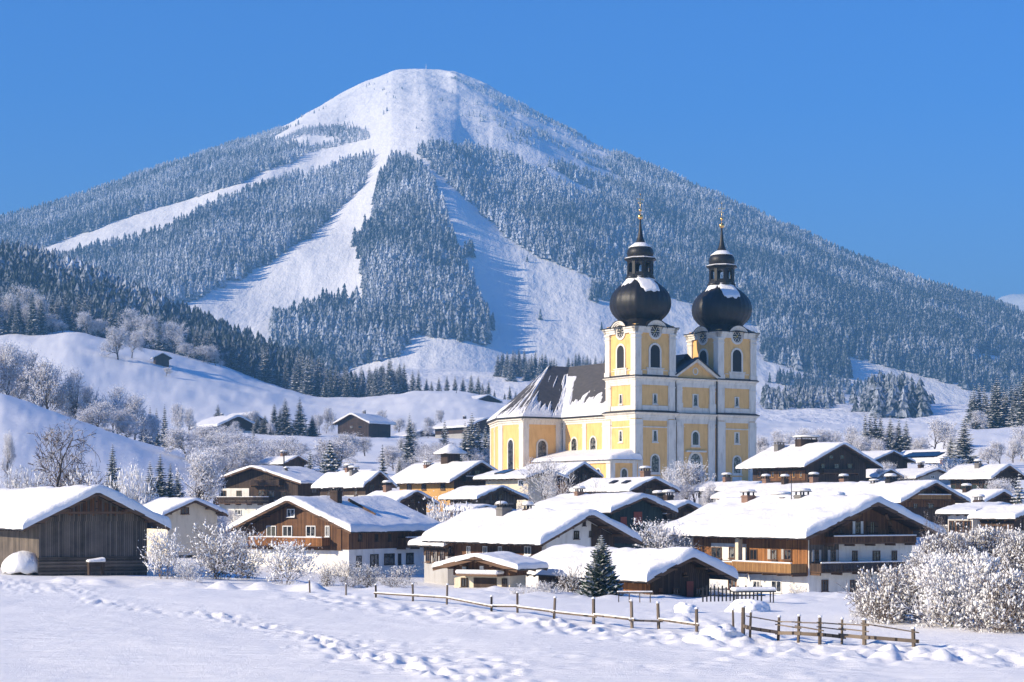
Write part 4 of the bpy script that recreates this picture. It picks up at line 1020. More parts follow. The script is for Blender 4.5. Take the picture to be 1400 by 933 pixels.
    def skylight(s, px, py, w=1.0, h=1.2, mat='glass'):
        """set on the visible slope where the photo ray meets it"""
        o = s.Mi @ Vector((0, 0, CAMZ)); d = (s.Mi @ wpt(px, py, 100.0)) - o
        # plane z = zr - slope*sx*x
        k = s.slope * s.sx; t = (s.zr + .7 - k * o.x - o.z) / (d.z + k * d.x); p = o + d * t
        mb = MB(); nx_ = Vector((k, 0, 1)).normalized(); ax = Vector((1, 0, -k)).normalized() * h / 2; ay = Vector((0, w / 2, 0)); c = p + nx_ * -.15
        v = [c - ax - ay, c + ax - ay, c + ax + ay, c - ax + ay]; v2 = [q + nx_ * .22 for q in v]
        mb.raw([tuple(q) for q in v + v2], [(0,3,2,1),(0,1,5,4),(1,2,6,5),(2,3,7,6),(3,0,4,7)], M['iron']); mb.raw([tuple(q) for q in v2], [(0,1,2,3)], M[mat])
        mb.build('skylight', s.E)

# ---- 1 old hay barn on the left
h = House('hay_barn', 'weathered grey board barn at the left edge with thick snow on its roof', 'barn', 53, 148, 201, -130, 28, 787, 724, 676, ovs=1.5)
h.walls('wood_grey', 'wood_grey'); h.prd = .05
h.roof(1.3, 1.5, 0.62, seed=2, wood2='wood_beam')
mb = MB(); e = .08
for zz in np.arange(.1, 1.5, .28): mb.box(-h.W/2 - e, -h.L/2 - e - .05, zz, h.W/2 + e, -h.L/2 - .04, zz + .24, M['log'])
mb.build('log_base', h.E)
mb = MB(); zg = h.ze + .1
for k in range(int(h.W * .62 / .2)):    # lighter newer boards in the gable
    x = -h.W * .28 + k * .2; zt_ = h.zr - h.slope * abs(x) - .25
    if k % 3 != 1 and zt_ > zg + .5: mb.box(x, -h.L/2 - .085, zg + hr.uniform(.3, .6), x + .16, -h.L/2 - .052, zt_, M['wood_brown'])
mb.build('gable_boards', h.E)
mb = MB(); mb.bar((-h.W*.34, -h.L/2 - .9, h.ze + h.slope * h.W*.16), (h.W*.34, -h.L/2 - .9, h.ze + h.slope * h.W*.16), .14, .18, M['wood_beam']); mb.bar((0, -h.L/2 - .9, h.ze + h.slope*h.W*.16), (0, -h.L/2 - .9, h.zr - .1), .14, .14, M['wood_beam']); mb.build('gable_truss', h.E)
mb = MB(); h.fbox(mb, 's', -1.8, 1.6, .1, 2.9, .06, .12, M['wood_fence']); mb.build('barn_door', h.E)
# ---- 2
h = House('village_house', 'small cream house with one gable window just behind the grey barn', 'house', 229, 205, 297, 172, 30, 745, 706, 686, ovs=.9)
h.walls('plaster_cream', 'plaster_cream'); h.roof(1.0, .9, 0.36, seed=3); h.window('g', 247, 694, 258, 703, frame='wood_brown')
# ---- 3 left centre chalet, gable to the left
h = House('chalet', 'warm brown gabled chalet with white ground floor behind the round white bush', 'chalet', 477, 190, 338, 581, 33, 786, 728, 686, ovs=1.5)
zs = h.on('s', 530, 750)[1]; h.walls('plaster', 'wood_brown', zs); h.roof(1.6, 1.5, 0.48, seed=4, ny=60)
mb = MB(); ys = h.L/2; mb.box(-h.W/2 - .12, -h.L/2 - .14, zs - .1, h.W/2 - .9, -h.L/2 - .06, h.ze + .4, M['wood_brown']); mb.build('front_boards', h.E); h.prd = .15  # front gable boarding, same brown as the upper wall
for (a, b) in ((366, 379), (388, 401), (420, 433), (446, 452)): h.window('g', a, 719, b, 734, frame='white'); 
for (a, b) in ((394, 404.5),): h.window('g', a, 696, b, 707)
h.balcony('g', 352, 452, 735, 747, wood='wood_warm', depth=1.4)
h.prd = 0
for (a, b, c, d) in ((487, 494, 760, 775), (506, 517, 758, 774), (525, 539, 757, 772), (544, 548, 757, 772), (555, 565, 756, 771)): h.window('s', a, c, b, d, frame='wood_dark')
h.prd = .05
for (a, b) in ((489, 494), (512, 516), (530, 534)): h.window('s', a, 730, b, 740, frame='wood_dark')
h.balcony('s', 542, 580, 735, 748, wood='wood_brown', depth=1.3)
mb = MB(); u, z = h.on('s', 579, 745); h.fbox(mb, 's', u - .1, u + .1, z, h.ze, 1.1, 1.28, M['wood_beam']); mb.build('balcony_post', h.E)
h.chimney(h.W*.13, -h.L*.18, 1.0, .8, 1.9, 'wood_dark', snow=0)
mb = MB(); mb.bar((h.W*.15, -h.L*.05, h.zr + .25), (h.W*.40, -h.L*.03, h.zr - h.slope*h.W*.40 + .75), .08, .3, M['wood_beam']); mb.build('snow_guard', h.E)
# ---- 4 dark farmhouse behind
h = House('farmhouse', 'dark board farmhouse with long balcony and white wall behind the warm brown chalet', 'farmhouse', 407, 285, 300, 455, 30, 705, 662, 640, ovs=1.8)
h.walls('plaster', 'wood_dark', h.on('g', 350, 684)[1]); h.roof(1.6, 1.8, 0.28, seed=5)
mb = MB(); u0, z1 = h.on('g', 301, 668); u1, z0 = h.on('g', 341, 681); h.fbox(mb, 'g', u0, u1, z0, z1, .03, .12, M['plaster']); mb.build('white_wall', h.E); h.prd = .12
for (a, b) in ((303, 310), (324, 331)): h.window('g', a, 671, b, 680, frame='shutter')
h.prd = .05
for (a, b, c, d) in ((353, 362, 670, 680), (368, 376, 671, 681), (385, 391, 672, 680), (352, 360, 656, 659)): h.window('g', a, c, b, d, frame='wood_beam')
h.balcony('g', 299, 375, 680, 689, wood='wood_dark', depth=1.4); h.balcony('g', 348, 388, 657, 664, wood='wood_dark', depth=1.2, snow=False)
h.window('g', 321, 697, 330, 704); h.window('g', 350, 695, 358, 703)
for (a, b) in ((425, 433), (437, 446)): h.window('s', a, 668, b, 675, frame='wood_dark')
mb = MB(); mb.tube((h.W*.1, 0, h.zr - .5), (h.W*.1, 0, h.zr + 2.1), .12, .10, M['iron'], 8); mb.build('flue', h.E); h.chimney(h.W*.22, -h.L*.2, .5, .5, .6, 'stone_grey', snow=.2)
# ---- 5 ochre house with turret
h = House('village_house', 'ochre walled house with a little roofed turret on the ridge and dark timber gable', 'house', 621, 275, 681, 546, 30, 690, 660, 634, ovs=1.6)
h.walls('ochre', 'ochre'); h.prd = .05
mb = MB(); x = h.W/2 + .08; mb.raw([(-x, -h.L/2 - .09, h.ze - 2.2), (x, -h.L/2 - .09, h.ze - 2.2), (x, -h.L/2 - .09, h.ze), (0, -h.L/2 - .09, h.zr), (-x, -h.L/2 - .09, h.ze)], [(0,1,2,3,4)], M['wood_dark']); mb.build('gable_boards', h.E)
h.roof(1.6, 1.6, 0.336, seed=6)
for (a, b) in ((557, 563), (577, 583), (603, 609)): h.window('s', a, 661, b, 670, frame='wood_beam')
h.prd = .1; h.window('g', 636, 643, 644, 650, frame='wood_beam'); h.window('g', 648, 643, 656, 650, frame='wood_beam'); h.balcony('g', 632, 664, 652, 658, wood='wood_dark', depth=1.2)
h.chimney(-h.W*.22, h.L*.20, .9, .9, 1.0); 
mb = MB(); zt = h.zr - .3; yy = -h.L * .05; r = 1.1
mb.box(-r, yy - r, zt, r, yy + r, zt + 1.9, M['wood_dark']); mb.build('turret', h.E)
mb = MB(); mb.raw([(-2.1, yy - 2.1, zt + 1.9), (2.1, yy - 2.1, zt + 1.9), (2.1, yy + 2.1, zt + 1.9), (-2.1, yy + 2.1, zt + 1.9), (0, yy, zt + 3.2)], [(0,3,2,1),(0,1,4),(1,2,4),(2,3,4),(3,0,4)], M['wood_beam']); tr = mb.build('turret_roof', h.E)
mb = MB(); mb.lathe(0, yy, [(2.2, zt + 1.93), (2.2, zt + 2.15), (1.2, zt + 2.85), (.35, zt + 3.45), (.01, zt + 3.5)], 16, M['snow_roof'], True, superell(6)); mb.build('snow', tr)
# ---- 6 small house
h = House('village_house', 'small grey timber house standing just in front of the ochre house', 'house', 656, 225, 706, 616, 32, 697, 683.5, 668, ovs=1.0)
h.walls('wood_dark', 'wood_grey'); h.roof(1.0, 1.0, 0.288, seed=7)
for (a, b) in ((663, 668), (681, 687), (673, 678)): h.window('g', a, 676, b, 683, frame='wood_beam')
h.window('s', 620, 686, 627, 692, frame='wood_beam'); h.window('s', 636, 686, 643, 692, frame='wood_beam')
# ---- 7 mid chalet
h = House('chalet', 'white and brown chalet with stone chimney directly behind the small dark green spruce', 'chalet', 747, 165, 838, 614, 33, 800, 744, 706, ovs=1.9)
h.walls('plaster', 'plaster'); h.roof(1.9, 1.9, 0.55, seed=8, ny=60)
mb = MB(); u0, z0 = h.on('s', 614, 772); u1, _ = h.on('s', 741, 772); h.fbox(mb, 's', min(u0,u1), max(u0,u1), h.ze - 3.0, h.ze - .02, .03, .12, M['wood_brown']); mb.build('side_boards', h.E)
h.prd = .12
for (a, b) in ((719, 728), (683, 688), (662, 668), (640, 645)): h.window('s', a, 747, b, 759, frame='white')
h.balcony('s', 660, 741, 760, 772, wood='wood_warm', depth=1.4)
h.prd = .05
for (a, b, c, d) in ((784, 791, 726, 737), (805, 812, 726, 734), (758, 764, 748, 760), (796, 800, 712, 719), (784, 790, 752, 764), (806, 812, 752, 764)): h.window('g', a, c, b, d, frame='wood_dark')
mb = MB(); v = [(h.W*.16, -h.L/2 - .1, h.ze - 3), (h.W/2 + .1, -h.L/2 - .1, h.ze - 3), (h.W/2 + .1, -h.L/2 - .1, h.ze - .05), (h.W*.16, -h.L/2 - .1, h.zr - h.slope*h.W*.16 - .1)]; mb.raw(v, [(0,1,2,3)], M['wood_dark']); mb.build('gable_boards', h.E)
h.chimney(-h.W*.20, h.L*.12, 1.1, 1.1, 1.5, 'stone_grey', snow=0); h.chimney(-.3, -h.L*.02, .7, .7, .8, 'wood_dark', snow=.35); h.chimney(.2, h.L*.30, .8, .8, .8, 'stone_grey', snow=.35)
mb = MB(); mb.tube((-h.W*.20 - .4, h.L*.12, h.zr - 1), (-h.W*.20 - .4, h.L*.12, h.zr + 1.8), .05, .04, M['iron'], 6); mb.build('antenna', h.E)
mb = MB(); mb.tube((-h.W*.25, -h.L*.24, h.zr - 1.6), (-h.W*.25, -h.L*.24, h.zr - .5), .06, .06, M['iron'], 6); mb.build('vent_pipe', h.E)
# ---- 8 little house in front
h = House('cottage', 'little cottage with red brown gable and white ground floor behind the post fence', 'cottage', 697, 133, 621, 719, 30, 812, 780, 765, ovs=1.2)
h.walls('plaster_cream', 'wood_brown', h.on('g', 660, 787)[1]); h.roof(1.0, 1.2, 0.28, seed=9)
for (a, b, c, d) in ((633, 638, 775, 781), (657, 662, 774, 781)): h.window('g', a, c, b, d)
h.window('g', 631, 790, 640, 803, frame='wood_dark'); h.window('g', 687, 791, 694, 803, frame='wood_dark')
h.prd = 0; 
mb = MB(); u0, z1 = h.on('g', 648, 790); u1, z0 = h.on('g', 679, 806); h.fbox(mb, 'g', u0, u1, z0, z1, .0, .06, M['wood_dark']); mb.build('garage_door', h.E)
mb = MB(); u0, z1 = h.on('g', 634, 784); u1, _ = h.on('g', 690, 784); h.fbox(mb, 'g', u0, u1, z1 - .15, z1, .05, 1.1, M['wood_beam']); cp = mb.build('canopy', h.E)
mb = MB(); h.fbox(mb, 'g', u0 - .05, u1 + .05, z1, z1 + .3, .06, 1.2, M['snow_roof']); mb.build('snow', cp, bevel=.1)
# ---- 9 shed with open bay
h = House('timber_shed', 'dark timber shed with open bay and red brown door left of the largest chalet', 'shed', 893, 128, 970, 736, 30, 823, 795, 764, ovs=1.4)
h.walls('wood_dark', 'wood_dark'); h.prd = .05; h.roof(1.3, 1.4, 0.55, seed=10, ny=60)
mb = MB(); u0, z1 = h.on('s', 889, 799); u1, z0 = h.on('s', 852, 822); h.fbox(mb, 's', min(u0,u1), max(u0,u1), z0, z1, -.0, .06, M['wood_warm']); mb.build('loft_door', h.E)
mb = MB(); u0, z1 = h.on('g', 938, 795); u1, z0 = h.on('g', 947, 817); h.fbox(mb, 'g', u0, u1, z0, z1, .05, .11, M['shutter_red']); mb.build('red_door', h.E)
for (a, b) in ((919, 928), (950, 958), (900, 905)): h.window('g', a, 804, b, 815, frame='wood_beam')
h.window('g', 934, 783, 938, 788, frame='wood_beam', mull=False)
# ---- 10 the big chalet
h = House('chalet', 'largest chalet, orange timber side, white ground floor and long balconies, at the right', 'chalet', 1106, 168, 1247, 947, 30, 828, 736, 690, ovs=2.2)
zs = h.on('s', 1030, 782)[1]; h.walls('plaster', 'wood_brown', h.ze - .02); h.roof(2.3, 2.2, 0.72, seed=11, ny=80, nx=44)
mb = MB(); L2 = h.L/2
u0, _ = h.on('s', 949, 740); u1, _ = h.on('s', 1105, 740); z0 = h.on('s', 1105, 782)[1]
h.fbox(mb, 's', min(u0,u1), max(u0,u1), zs - .1, h.ze + .1, .02, .10, M['wood_warm']); mb.build('timber_upper_storey', h.E)
mb = MB(); zt2 = h.on('g', 1180, 744)[1]; h.fbox(mb, 'g', -h.W/2, h.W/2, zt2, h.ze, .06, .11, M['wood_brown'])
ua, _ = h.on('g', 1106, 760); ub, _ = h.on('g', 1146, 760); h.fbox(mb, 'g', ua, ub, h.on('g', 1126, 772)[1], zt2, .055, .10, M['wood_grey']); mb.build('gable_timber_storey', h.E)
h.prd = .11
mb = MB(); ua, z1 = h.on('s', 1022, 744); ub, z0 = h.on('s', 974, 765); h.fbox(mb, 's', min(ua,ub), max(ua,ub), z0, z1, .10, .16, M['plaster']); mb.build('white_panel', h.E)
h.prd = .17
for (a, b) in ((975, 989), (999, 1014)): h.window('s', a, 748, b, 764, frame='shutter')
h.prd = .11
for (a, b) in ((1027, 1037), (1056, 1064), (1074, 1084)): h.window('s', a, 751, b, 766, frame='shutter')
for (a, b, c, d) in ((1051, 1055, 751, 765), (1070, 1073, 751, 765)):
    mb = MB(); ua, z1 = h.on('s', a, c); ub, z0 = h.on('s', b, d); h.fbox(mb, 's', min(ua,ub), max(ua,ub), z0, z1, .11, .16, M['plaster_grey']); mb.build('shutter', h.E)
h.balcony('s', 970, 1021, 768, 780, wood='wood_honey', depth=1.3, slat=.22); h.balcony('s', 1023, 1104, 769, 783, wood='wood_honey', depth=1.9)
mb = MB(); u, z = h.on('s', 1022, 767); h.fbox(mb, 's', u - .25, u + .25, z - .3, h.ze - .1, .8, 1.3, M['plaster_cream']); mb.build('balcony_pillar', h.E)
mb = MB(); u, z = h.on('s', 957, 767); h.fbox(mb, 's', u - .12, u + .12, z - .3, h.ze - .1, .9, 1.12, M['white']); mb.build('balcony_post', h.E)
h.prd = .0
for (a, b) in ((1030, 1040), (1055, 1069)): h.window('s', a, 794, b, 810, frame='white')
h.window('s', 996, 792, 1007, 806, frame='wood_warm')
for (a, b, c) in ((1123, 1132, 0), (1162, 1172, 0)): h.window('g', a, 793, b, 809, frame='shutter')
h.prd = .11
for (a, b) in ((1112, 1118), (1134, 1141)): h.window('g', a, 752, b, 768, frame='wood_beam', shut='plaster_grey')
h.prd = .0
for (a, b) in ((1165, 1172), (1193, 1203), (1219, 1226)): h.window('g', a, 753, b, 767, frame='shutter')
h.prd = .11
for (a, b) in ((1145, 1150), (1168, 1175), (1188, 1195), (1214, 1218)): h.window('g', a, 713, b, 730, frame='wood_beam', shut='plaster' if a == 1168 else ('wood_beam' if a < 1200 else None))
h.balcony('g', 1107, 1222, 769, 782, wood='wood_dark', depth=1.6); h.balcony('g', 1126, 1238, 733, 743, wood='wood_brown', depth=1.5)
for sg in (-1, 1):
    mb = MB(); mb.bar((sg*h.W*.30, -h.L/2 - .2, h.zr - h.slope*h.W*.30 - 1.2), (sg*h.W*.12, -h.L/2 - 1.7, h.zr - h.slope*h.W*.12 - .35), .16, .2, M['wood_beam']); mb.build('gable_brace', h.E)
h.chimney(-h.W*.12, h.L*.34, 1.0, 1.0, 1.5, 'stone', snow=.25); h.chimney(-.4, -h.L*.05, 1.2, 1.0, 1.1, 'stone_grey', snow=.3); h.chimney(.6, h.L*.2, 1.5, .9, .9, 'wood_dark', snow=.3); h.chimney(1.5, -h.L*.22, .9, .9, 1.1, 'stone', snow=.35); h.chimney(-h.W*.05, h.L*.08, .8, .5, .6, 'iron', snow=.0)
h.skylight(976, 705, .9, .7, 'iron')
mb = MB(); mb.tube((-1.0, -h.L*.0, h.zr), (-1.0, -h.L*.0, h.zr + 2.8), .05, .04, M['iron'], 6); mb.build('antenna', h.E)
# ---- 11 farmhouse right of the church
h = House('farmhouse', 'dark farmhouse with wide chimney and small brown windows just right of the church', 'farmhouse', 1104, 285, 1184, 1029, 31, 664, 639, 609, ovs=2.0)
h.walls('wood_dark', 'wood_dark'); h.prd = .05
mb = MB(); ua, z1 = h.on('s', 1102, 643); ub, z0 = h.on('s', 1052, 658); h.fbox(mb, 's', min(ua,ub), max(ua,ub), z0, z1, .05, .12, M['wood_brown']); mb.build('brown_wall', h.E); h.prd = .12
h.roof(1.6, 2.0, 0.4, seed=12)
for k in range(5): h.window('s', 1056 + k*9.6, 645, 1059.6 + k*9.6, 653, frame='wood_honey', mull=False)
h.prd = .05
for k in range(2): h.window('s', 1037 + k*8, 645, 1041 + k*8, 653, frame='wood_beam', mull=False)
for (a, b, c, d) in ((1133, 1139, 622, 628), (1148, 1154, 622, 628), (1122, 1128, 634, 641), (1140, 1147, 634, 641), (1158, 1165, 634, 641)): h.window('g', a, c, b, d, frame='wood_beam', mull=False)
h.balcony('g', 1120, 1168, 642, 648, wood='wood_dark', depth=1.1, snow=False)
h.chimney(.1, -h.L*.02 + 1, 3.4, 1.5, 1.2, 'wood_dark', snow=.35); h.chimney(-h.W*.2, h.L*.33, 1.4, 1.0, 1.5, 'stone_grey', snow=0)
# ---- 12
h = House('chalet', 'brown chalet with balconied gable behind the largest chalet, right of its roof peak', 'chalet', 1233, 214, 1305, 1150, 31, 704, 688, 662, ovs=1.3)
h.walls('wood_dark', 'wood_brown', None, 'wood_brown'); h.roof(1.2, 1.3, 0.336, seed=13)
h.balcony('g', 1238, 1292, 677, 684, wood='wood_honey', depth=1.0)
for (a, b, c, d) in ((1258, 1264, 670, 677), (1273, 1279, 670, 677), (1248, 1254, 688, 696), (1268, 1276, 688, 696)): h.window('g', a, c, b, d, frame='wood_beam')
h.chimney(-.6, h.L*.05, 1.0, .8, .9, 'iron', snow=.35); h.chimney(-.8, h.L*.3, .8, .8, .5, 'stone_grey', snow=.2)
# ---- generic houses filling the village
GEN = [
 # name,label,cat,(c,Y,a,b,phi,base,eave,apex),lower,upper,T,windows,chimneys
 ('village_house','low house with snow capped chimneys showing over the largest chalet\'s roof ridge','house',(1150,232,1215,985,31,700,683,664),'plaster','wood_dark',.5,[],[(0,.3),(-.1,.1),(0,-.1),(.1,-.3)]),
 ('village_house','dark house with a bare shingle gable below the solar panel roof','house',(1192,360,1240,1150,34,650,632,619),'plaster','wood_dark',.35,[],[]),
 ('long_house','long low house with a dark solar panel on its snowy roof','house',(1286,430,1316,1228,33,650,632,615),'plaster','plaster',.3,[(1240,636,1246,640),(1262,636,1268,640)],[]),
 ('village_house','pale walled house with one tall chimney in the cluster behind the brown chalet','house',(1252,322,1304,1205,32,668,656,643),'plaster_grey','plaster_grey',.35,[(1272,650,1277,655)],[(0,-.1)]),
 ('village_house','house with dark green side wall just below the tall snow laden spruce','house',(1352,300,1390,1300,40,672,655,638),'teal','wood_dark',.4,[(1356,658,1362,664)],[(-.2,0)]),
 ('village_house','low dark house with small chimney right of the brown balconied chalet','house',(1344,240,1382,1288,31,705,690,674),'plaster','wood_dark',.4,[(1352,693,1358,699),(1364,693,1370,699)],[(-.2,.1)]),
 ('village_house','low white walled house with curved snow eaves above the frosted bushes','house',(1330,198,1392,1296,45,735,705,694),'plaster','plaster',.45,[(1337,711,1341,719),(1360,711,1366,719)],[(0,.2)]),
 ('village_house','house cut by the right edge of the picture with deep snow on the roof','house',(1386,190,1440,1340,36,740,712,697),'plaster_cream','wood_dark',.5,[],[]),
 ('village_house','dark gabled house with two skylights in front of the church\'s yellow annex','house',(864,238,910,796,31,690,672,656),'wood_dark','wood_dark',.4,[(882,668,892,676)],[(.02,-.42)]),
 ('village_house','dark teal boarded house with red shutters right of the white and brown chalet','house',(838,204,906,742,33,735,702,682),'teal','teal',.6,[],[(-.1,.25)]),
 ('village_house','dark gabled house tucked against the church nave behind the bare tree','house',(776,276,808,716,33,668,652,636),'wood_dark','wood_dark',.4,[],[]),
 ('low_house','low cream house with a roof skylight between the ochre house and the nave','house',(722,262,760,664,35,672,655,646),'plaster_cream','plaster_cream',.35,[(708,657,715,664)],[]),
 ('village_house','little house with blue edged roof in front of the ochre house','house',(546,236,583,502,33,702,690,674),'wood_dark','wood_dark',.4,[(560,682,566,687)],[(-.1,.2)]),
 ('village_house','small dark gabled house left of the dark green spruce','house',(495,318,517,462,34,672,656,645),'wood_dark','wood_brown',.35,[],[]),
 ('village_house','tiny dark gabled house behind the dark board farmhouse','house',(392,372,416,360,35,650,635,625),'wood_dark','wood_dark',.3,[],[(0,0)]),
 ('village_house','steep roofed house between the dark farmhouse and the ochre house','house',(500,262,530,438,35,690,668,647),'plaster_grey','wood_dark',.4,[],[(0,.1),(-.2,-.1)]),
 ('village_house','small snowed in house right of the teal boarded one','house',(912,212,948,880,36,720,703,690),'stone_grey','wood_dark',.5,[],[(0,0),(-.1,.3)]),
 ('village_house','snow roofed house at the foot of the church beside the frosted tree','house',(1018,262,1046,955,32,690,672,662),'plaster','wood_dark',.45,[],[(0,.1)]),
 ('village_house','small grey house behind the farmhouse right of the church','house',(1200,300,1226,1160,33,672,655,644),'wood_dark','wood_grey',.35,[],[]),
 ('village_house','far cream house in the row of trees right of the village','house',(1318,360,1340,1262,33,660,648,637),'plaster_cream','wood_dark',.3,[],[(0,.2)]),
 ('farm_barn','long dark farm building on the terrace left of the village','farm',(300,665,314,233,34,594,583,570),'plaster','wood_dark',.9,[(303,586,307,590)],[(0,.1)]),
 ('village_house','small pale house right of the terrace farm','house',(325,700,336,300,34,589,580,565),'plaster','wood_dark',.6,[],[]),
 ('hill_barn','lone small hay barn on the white hillside','barn',(213,y_at(205,497,760),221,193,20,497,489.5,483.5),'wood_dark','wood_dark',.5,[],[]),
 ('mountain_farm','farmhouse with gable to the left on the terrace above the village centre','farm',(504,690,455,534,34,594,579,567),'wood_dark','wood_dark',.6,[(478,582,483,586),(490,582,495,586)],[(0,0)]),
 ('mountain_farm','broad farmhouse on the terrace under the white knoll','farm',(640,690,657,595,34,600,584,573),'plaster_grey','wood_dark',.6,[(644,588,649,592)],[(0,.1)]),
 ('hill_house','house among the trees on the small white knoll','house',(650,960,657,607,30,561,549,541),'plaster_grey','wood_dark',.7,[],[]),
 ('village_house','small dark house left of the church apse on the terrace','house',(672,720,684,655,34,600,589,578),'wood_dark','wood_dark',.5,[],[]),
 ('village_house','white gabled house far behind the terrace farm row','house',(560,720,572,540,34,603,597,589),'plaster','wood_dark',.5,[],[]),
 ('small_shed','low shed with flat snowy roof between the two near chalets left of centre','shed',(612,178,628,580,33,775,748,740),'plaster_grey','wood_dark',.4,[],[]),
 ('small_shed','small snowed over shed above the white and brown chalet\'s roof','shed',(650,215,668,622,33,715,700,694),'wood_dark','wood_dark',.4,[],[]),
]
for k, (nm, lb, ct, a, lo, up, T, wins, chs) in enumerate(GEN):
    cpx, Y, apx, bpx, phi, base, eave, apex = a
    h = House(nm, lb, ct, cpx, Y, apx, bpx, phi, base, eave, apex, zsub=3.0, ovs=1.1, W={'hill_barn': 7, 'mountain_farm': 15, 'farm_barn': 14, 'hill_house': 14}.get(nm) or (12 if Y > 560 else None), Ln={'farm_barn': 21, 'hill_barn': 8}.get(nm))
    small = Y > 400
    h.walls(lo, up, h.ze * .45 if lo != up else None); ovv = .8 + hr.random() * .5
    if small: ovv = 1.5
    h.roof(ovv, ovv, T * hr.uniform(.6, .95), seed=20 + k, nx=16 if small else 26, ny=20 if small else 34, purlin=not small)
    for wq in wins: h.window('g', wq[0], wq[1], wq[2], wq[3], frame='wood_beam' if 'dark' in up else 'white', mull=not small)
    for (fx, fy) in chs: h.chimney(fx * h.W, fy * h.L, hr.uniform(.7, 1.1), hr.uniform(.6, .9), hr.uniform(.8, 1.4), hr.choice(['stone', 'stone_grey', 'wood_dark']), snow=.3)
    if 'solar' in lb: h.skylight(1262, 622, 9, 2.4, 'solar')
    if 'two skylights' in lb: h.skylight(839, 659, 1.1, .9, 'iron'); h.skylight(856, 659, 1.1, .9, 'iron')
    if 'roof skylight' in lb: h.skylight(690, 645, 2.6, 2.0, 'glass')
    if 'red shutters' in lb:
        for (p0, p1, q0, q1) in ((848, 856, 707, 718), (866, 877, 700, 717)): h.window('g', p0, q0, p1, q1, frame='shutter_red', pane='shutter_red')
    if not wins and Y < 300 and 'red' not in lb:
        zz = h.ze * .55
        for q in (-.22, .22): h.window('g', 0, 0, 0, 0, frame='wood_beam', loc=(q*h.W - .45, zz, q*h.W + .45, min(zz + 1.2, h.ze - .1)))
    if not small:
        for q in (-.3, 0, .3):
            if h.ze > 2.2: h.window('s', 0, 0, 0, 0, frame='wood_beam', loc=(q*h.L - .45, h.ze - 1.9, q*h.L + .45, h.ze - .7))
# ---------------------------------------------------------------- trees and shrubs
def mk_bark(name, c1, c2, lo, hi, fc=(0.80, 0.82, 0.87), sc=3.0):
    m = bpy.data.materials.new(name); t, b = nodes_of(m); c = texco(t); n = noise(t, c, sc, 4, 0.7); n2 = noise(t, c, 0.5, 3, 0.6)
    geo = t.nodes.new('ShaderNodeNewGeometry'); sx = t.nodes.new('ShaderNodeSeparateXYZ'); L(t, geo.outputs['Normal'], sx.inputs[0])
    f = mathn(t, 'ADD', mathn(t, 'MULTIPLY', sx.outputs[2], 0.5), n); f = ramp(t, f, [(lo, (0,0,0)), (hi, (1,1,1))])
    L(t, mixc(t, f, mixc(t, n2, c1, c2), fc), b.inputs['Base Color']); b.inputs['Roughness'].default_value = 0.85; b.inputs['Specular IOR Level'].default_value = 0.1
    return m
M['bark'] = mk_bark('bark', (0.045, 0.034, 0.028), (0.09, 0.07, 0.055), 0.72, 0.95)
M['twig'] = mk_bark('bare_twigs', (0.085, 0.060, 0.048), (0.15, 0.105, 0.08), 0.55, 0.85)
M['twig_frost'] = mk_bark('frosted_twigs', (0.24, 0.20, 0.19), (0.40, 0.35, 0.33), 0.25, 0.70)
M['rime'] = mk_bark('rime', (0.50, 0.46, 0.45), (0.68, 0.65, 0.64), 0.15, 0.62, (0.84, 0.85, 0.88), 0.8)
M['leaf_brown'] = mat_plain('withered_leaves', (0.20, 0.13, 0.06), 0.8)
M['leaf_green'] = mat_plain('evergreen_leaves', (0.05, 0.065, 0.02), 0.7)
def spruce_meshes(seed, H=10.0, levels=22, nb=9, seg=3, rad=.20, mat='fir', snowp=.75, droop=.35):
    r = random.Random(seed); cr = MB(); tr = MB(); tr.tube((0,0,-.6), (0,0,H*.97), H*.016, H*.003, M['bark'], 6)
    for l in range(levels):
        t = (l + .3) / levels; z = H * (.05 + .93 * t ** .95); R_ = H * rad * ((1 - t) ** .8) * r.uniform(.86, 1.1) + H * .010
        k = max(4, int(round(nb * (1 - t * .55))))
        for i in range(k):
            a = 2 * math.pi * (i + r.random() * .7) / k + l * 1.3; ln = R_ * r.uniform(.72, 1.16); dx, dy = math.cos(a), math.sin(a); sx_, sy_ = -dy, dx
            pts = []
            for q in range(seg + 1):
                u = q / seg; pts.append(Vector((dx * ln * u, dy * ln * u, z - ln * droop * (u ** 1.3) + ln * .16 * u ** 4)))
            for q in range(seg):
                a0, a1 = pts[q], pts[q + 1]; u = (q + .5) / seg; wd = ln * (.42 * (1 - u) + .10) * r.uniform(.8, 1.25); wd2 = ln * (.42 * (1 - (q + 1) / seg) + .02)
                for sg in (-1, 1):
                    side = Vector((sx_ * sg, sy_ * sg, -.38 - r.random() * .3)); fw = Vector((dx, dy, -.2)) * wd * .55
                    p1 = a0 + side * wd * .9 + fw; p2 = a1 + side * wd2 * .8 + fw * .4
                    cr.poly([a0, a1, p2, p1] if sg > 0 else [a0, p1, p2, a1], M[mat])
                    # hanging secondary spray
                    m = (a0 + p1) / 2; cr.poly([m, m + fw * .6 + Vector((0,0,-wd*.1)), m + Vector((side.x*.2, side.y*.2, -wd * .75))], M[mat])
                    if r.random() < snowp:
                        up = Vector((0, 0, .012 * H * .6)); f = r.uniform(.45, .85); sh = r.uniform(0, .25)
                        b0 = a0.lerp(a1, sh); q1 = b0.lerp(p1, f); q2 = a1.lerp(p2, f)
                        cr.poly([b0 + up, a1 + up, q2 + up * .7, q1 + up * .7] if sg > 0 else [b0 + up, q1 + up * .7, q2 + up * .7, a1 + up], M['snow_roof'])
    c = MB()
    return cr, tr
def mesh_of(mb, name):
    o = mb.build(name); me = o.data; bpy.data.objects.remove(o); return me
ICO = None
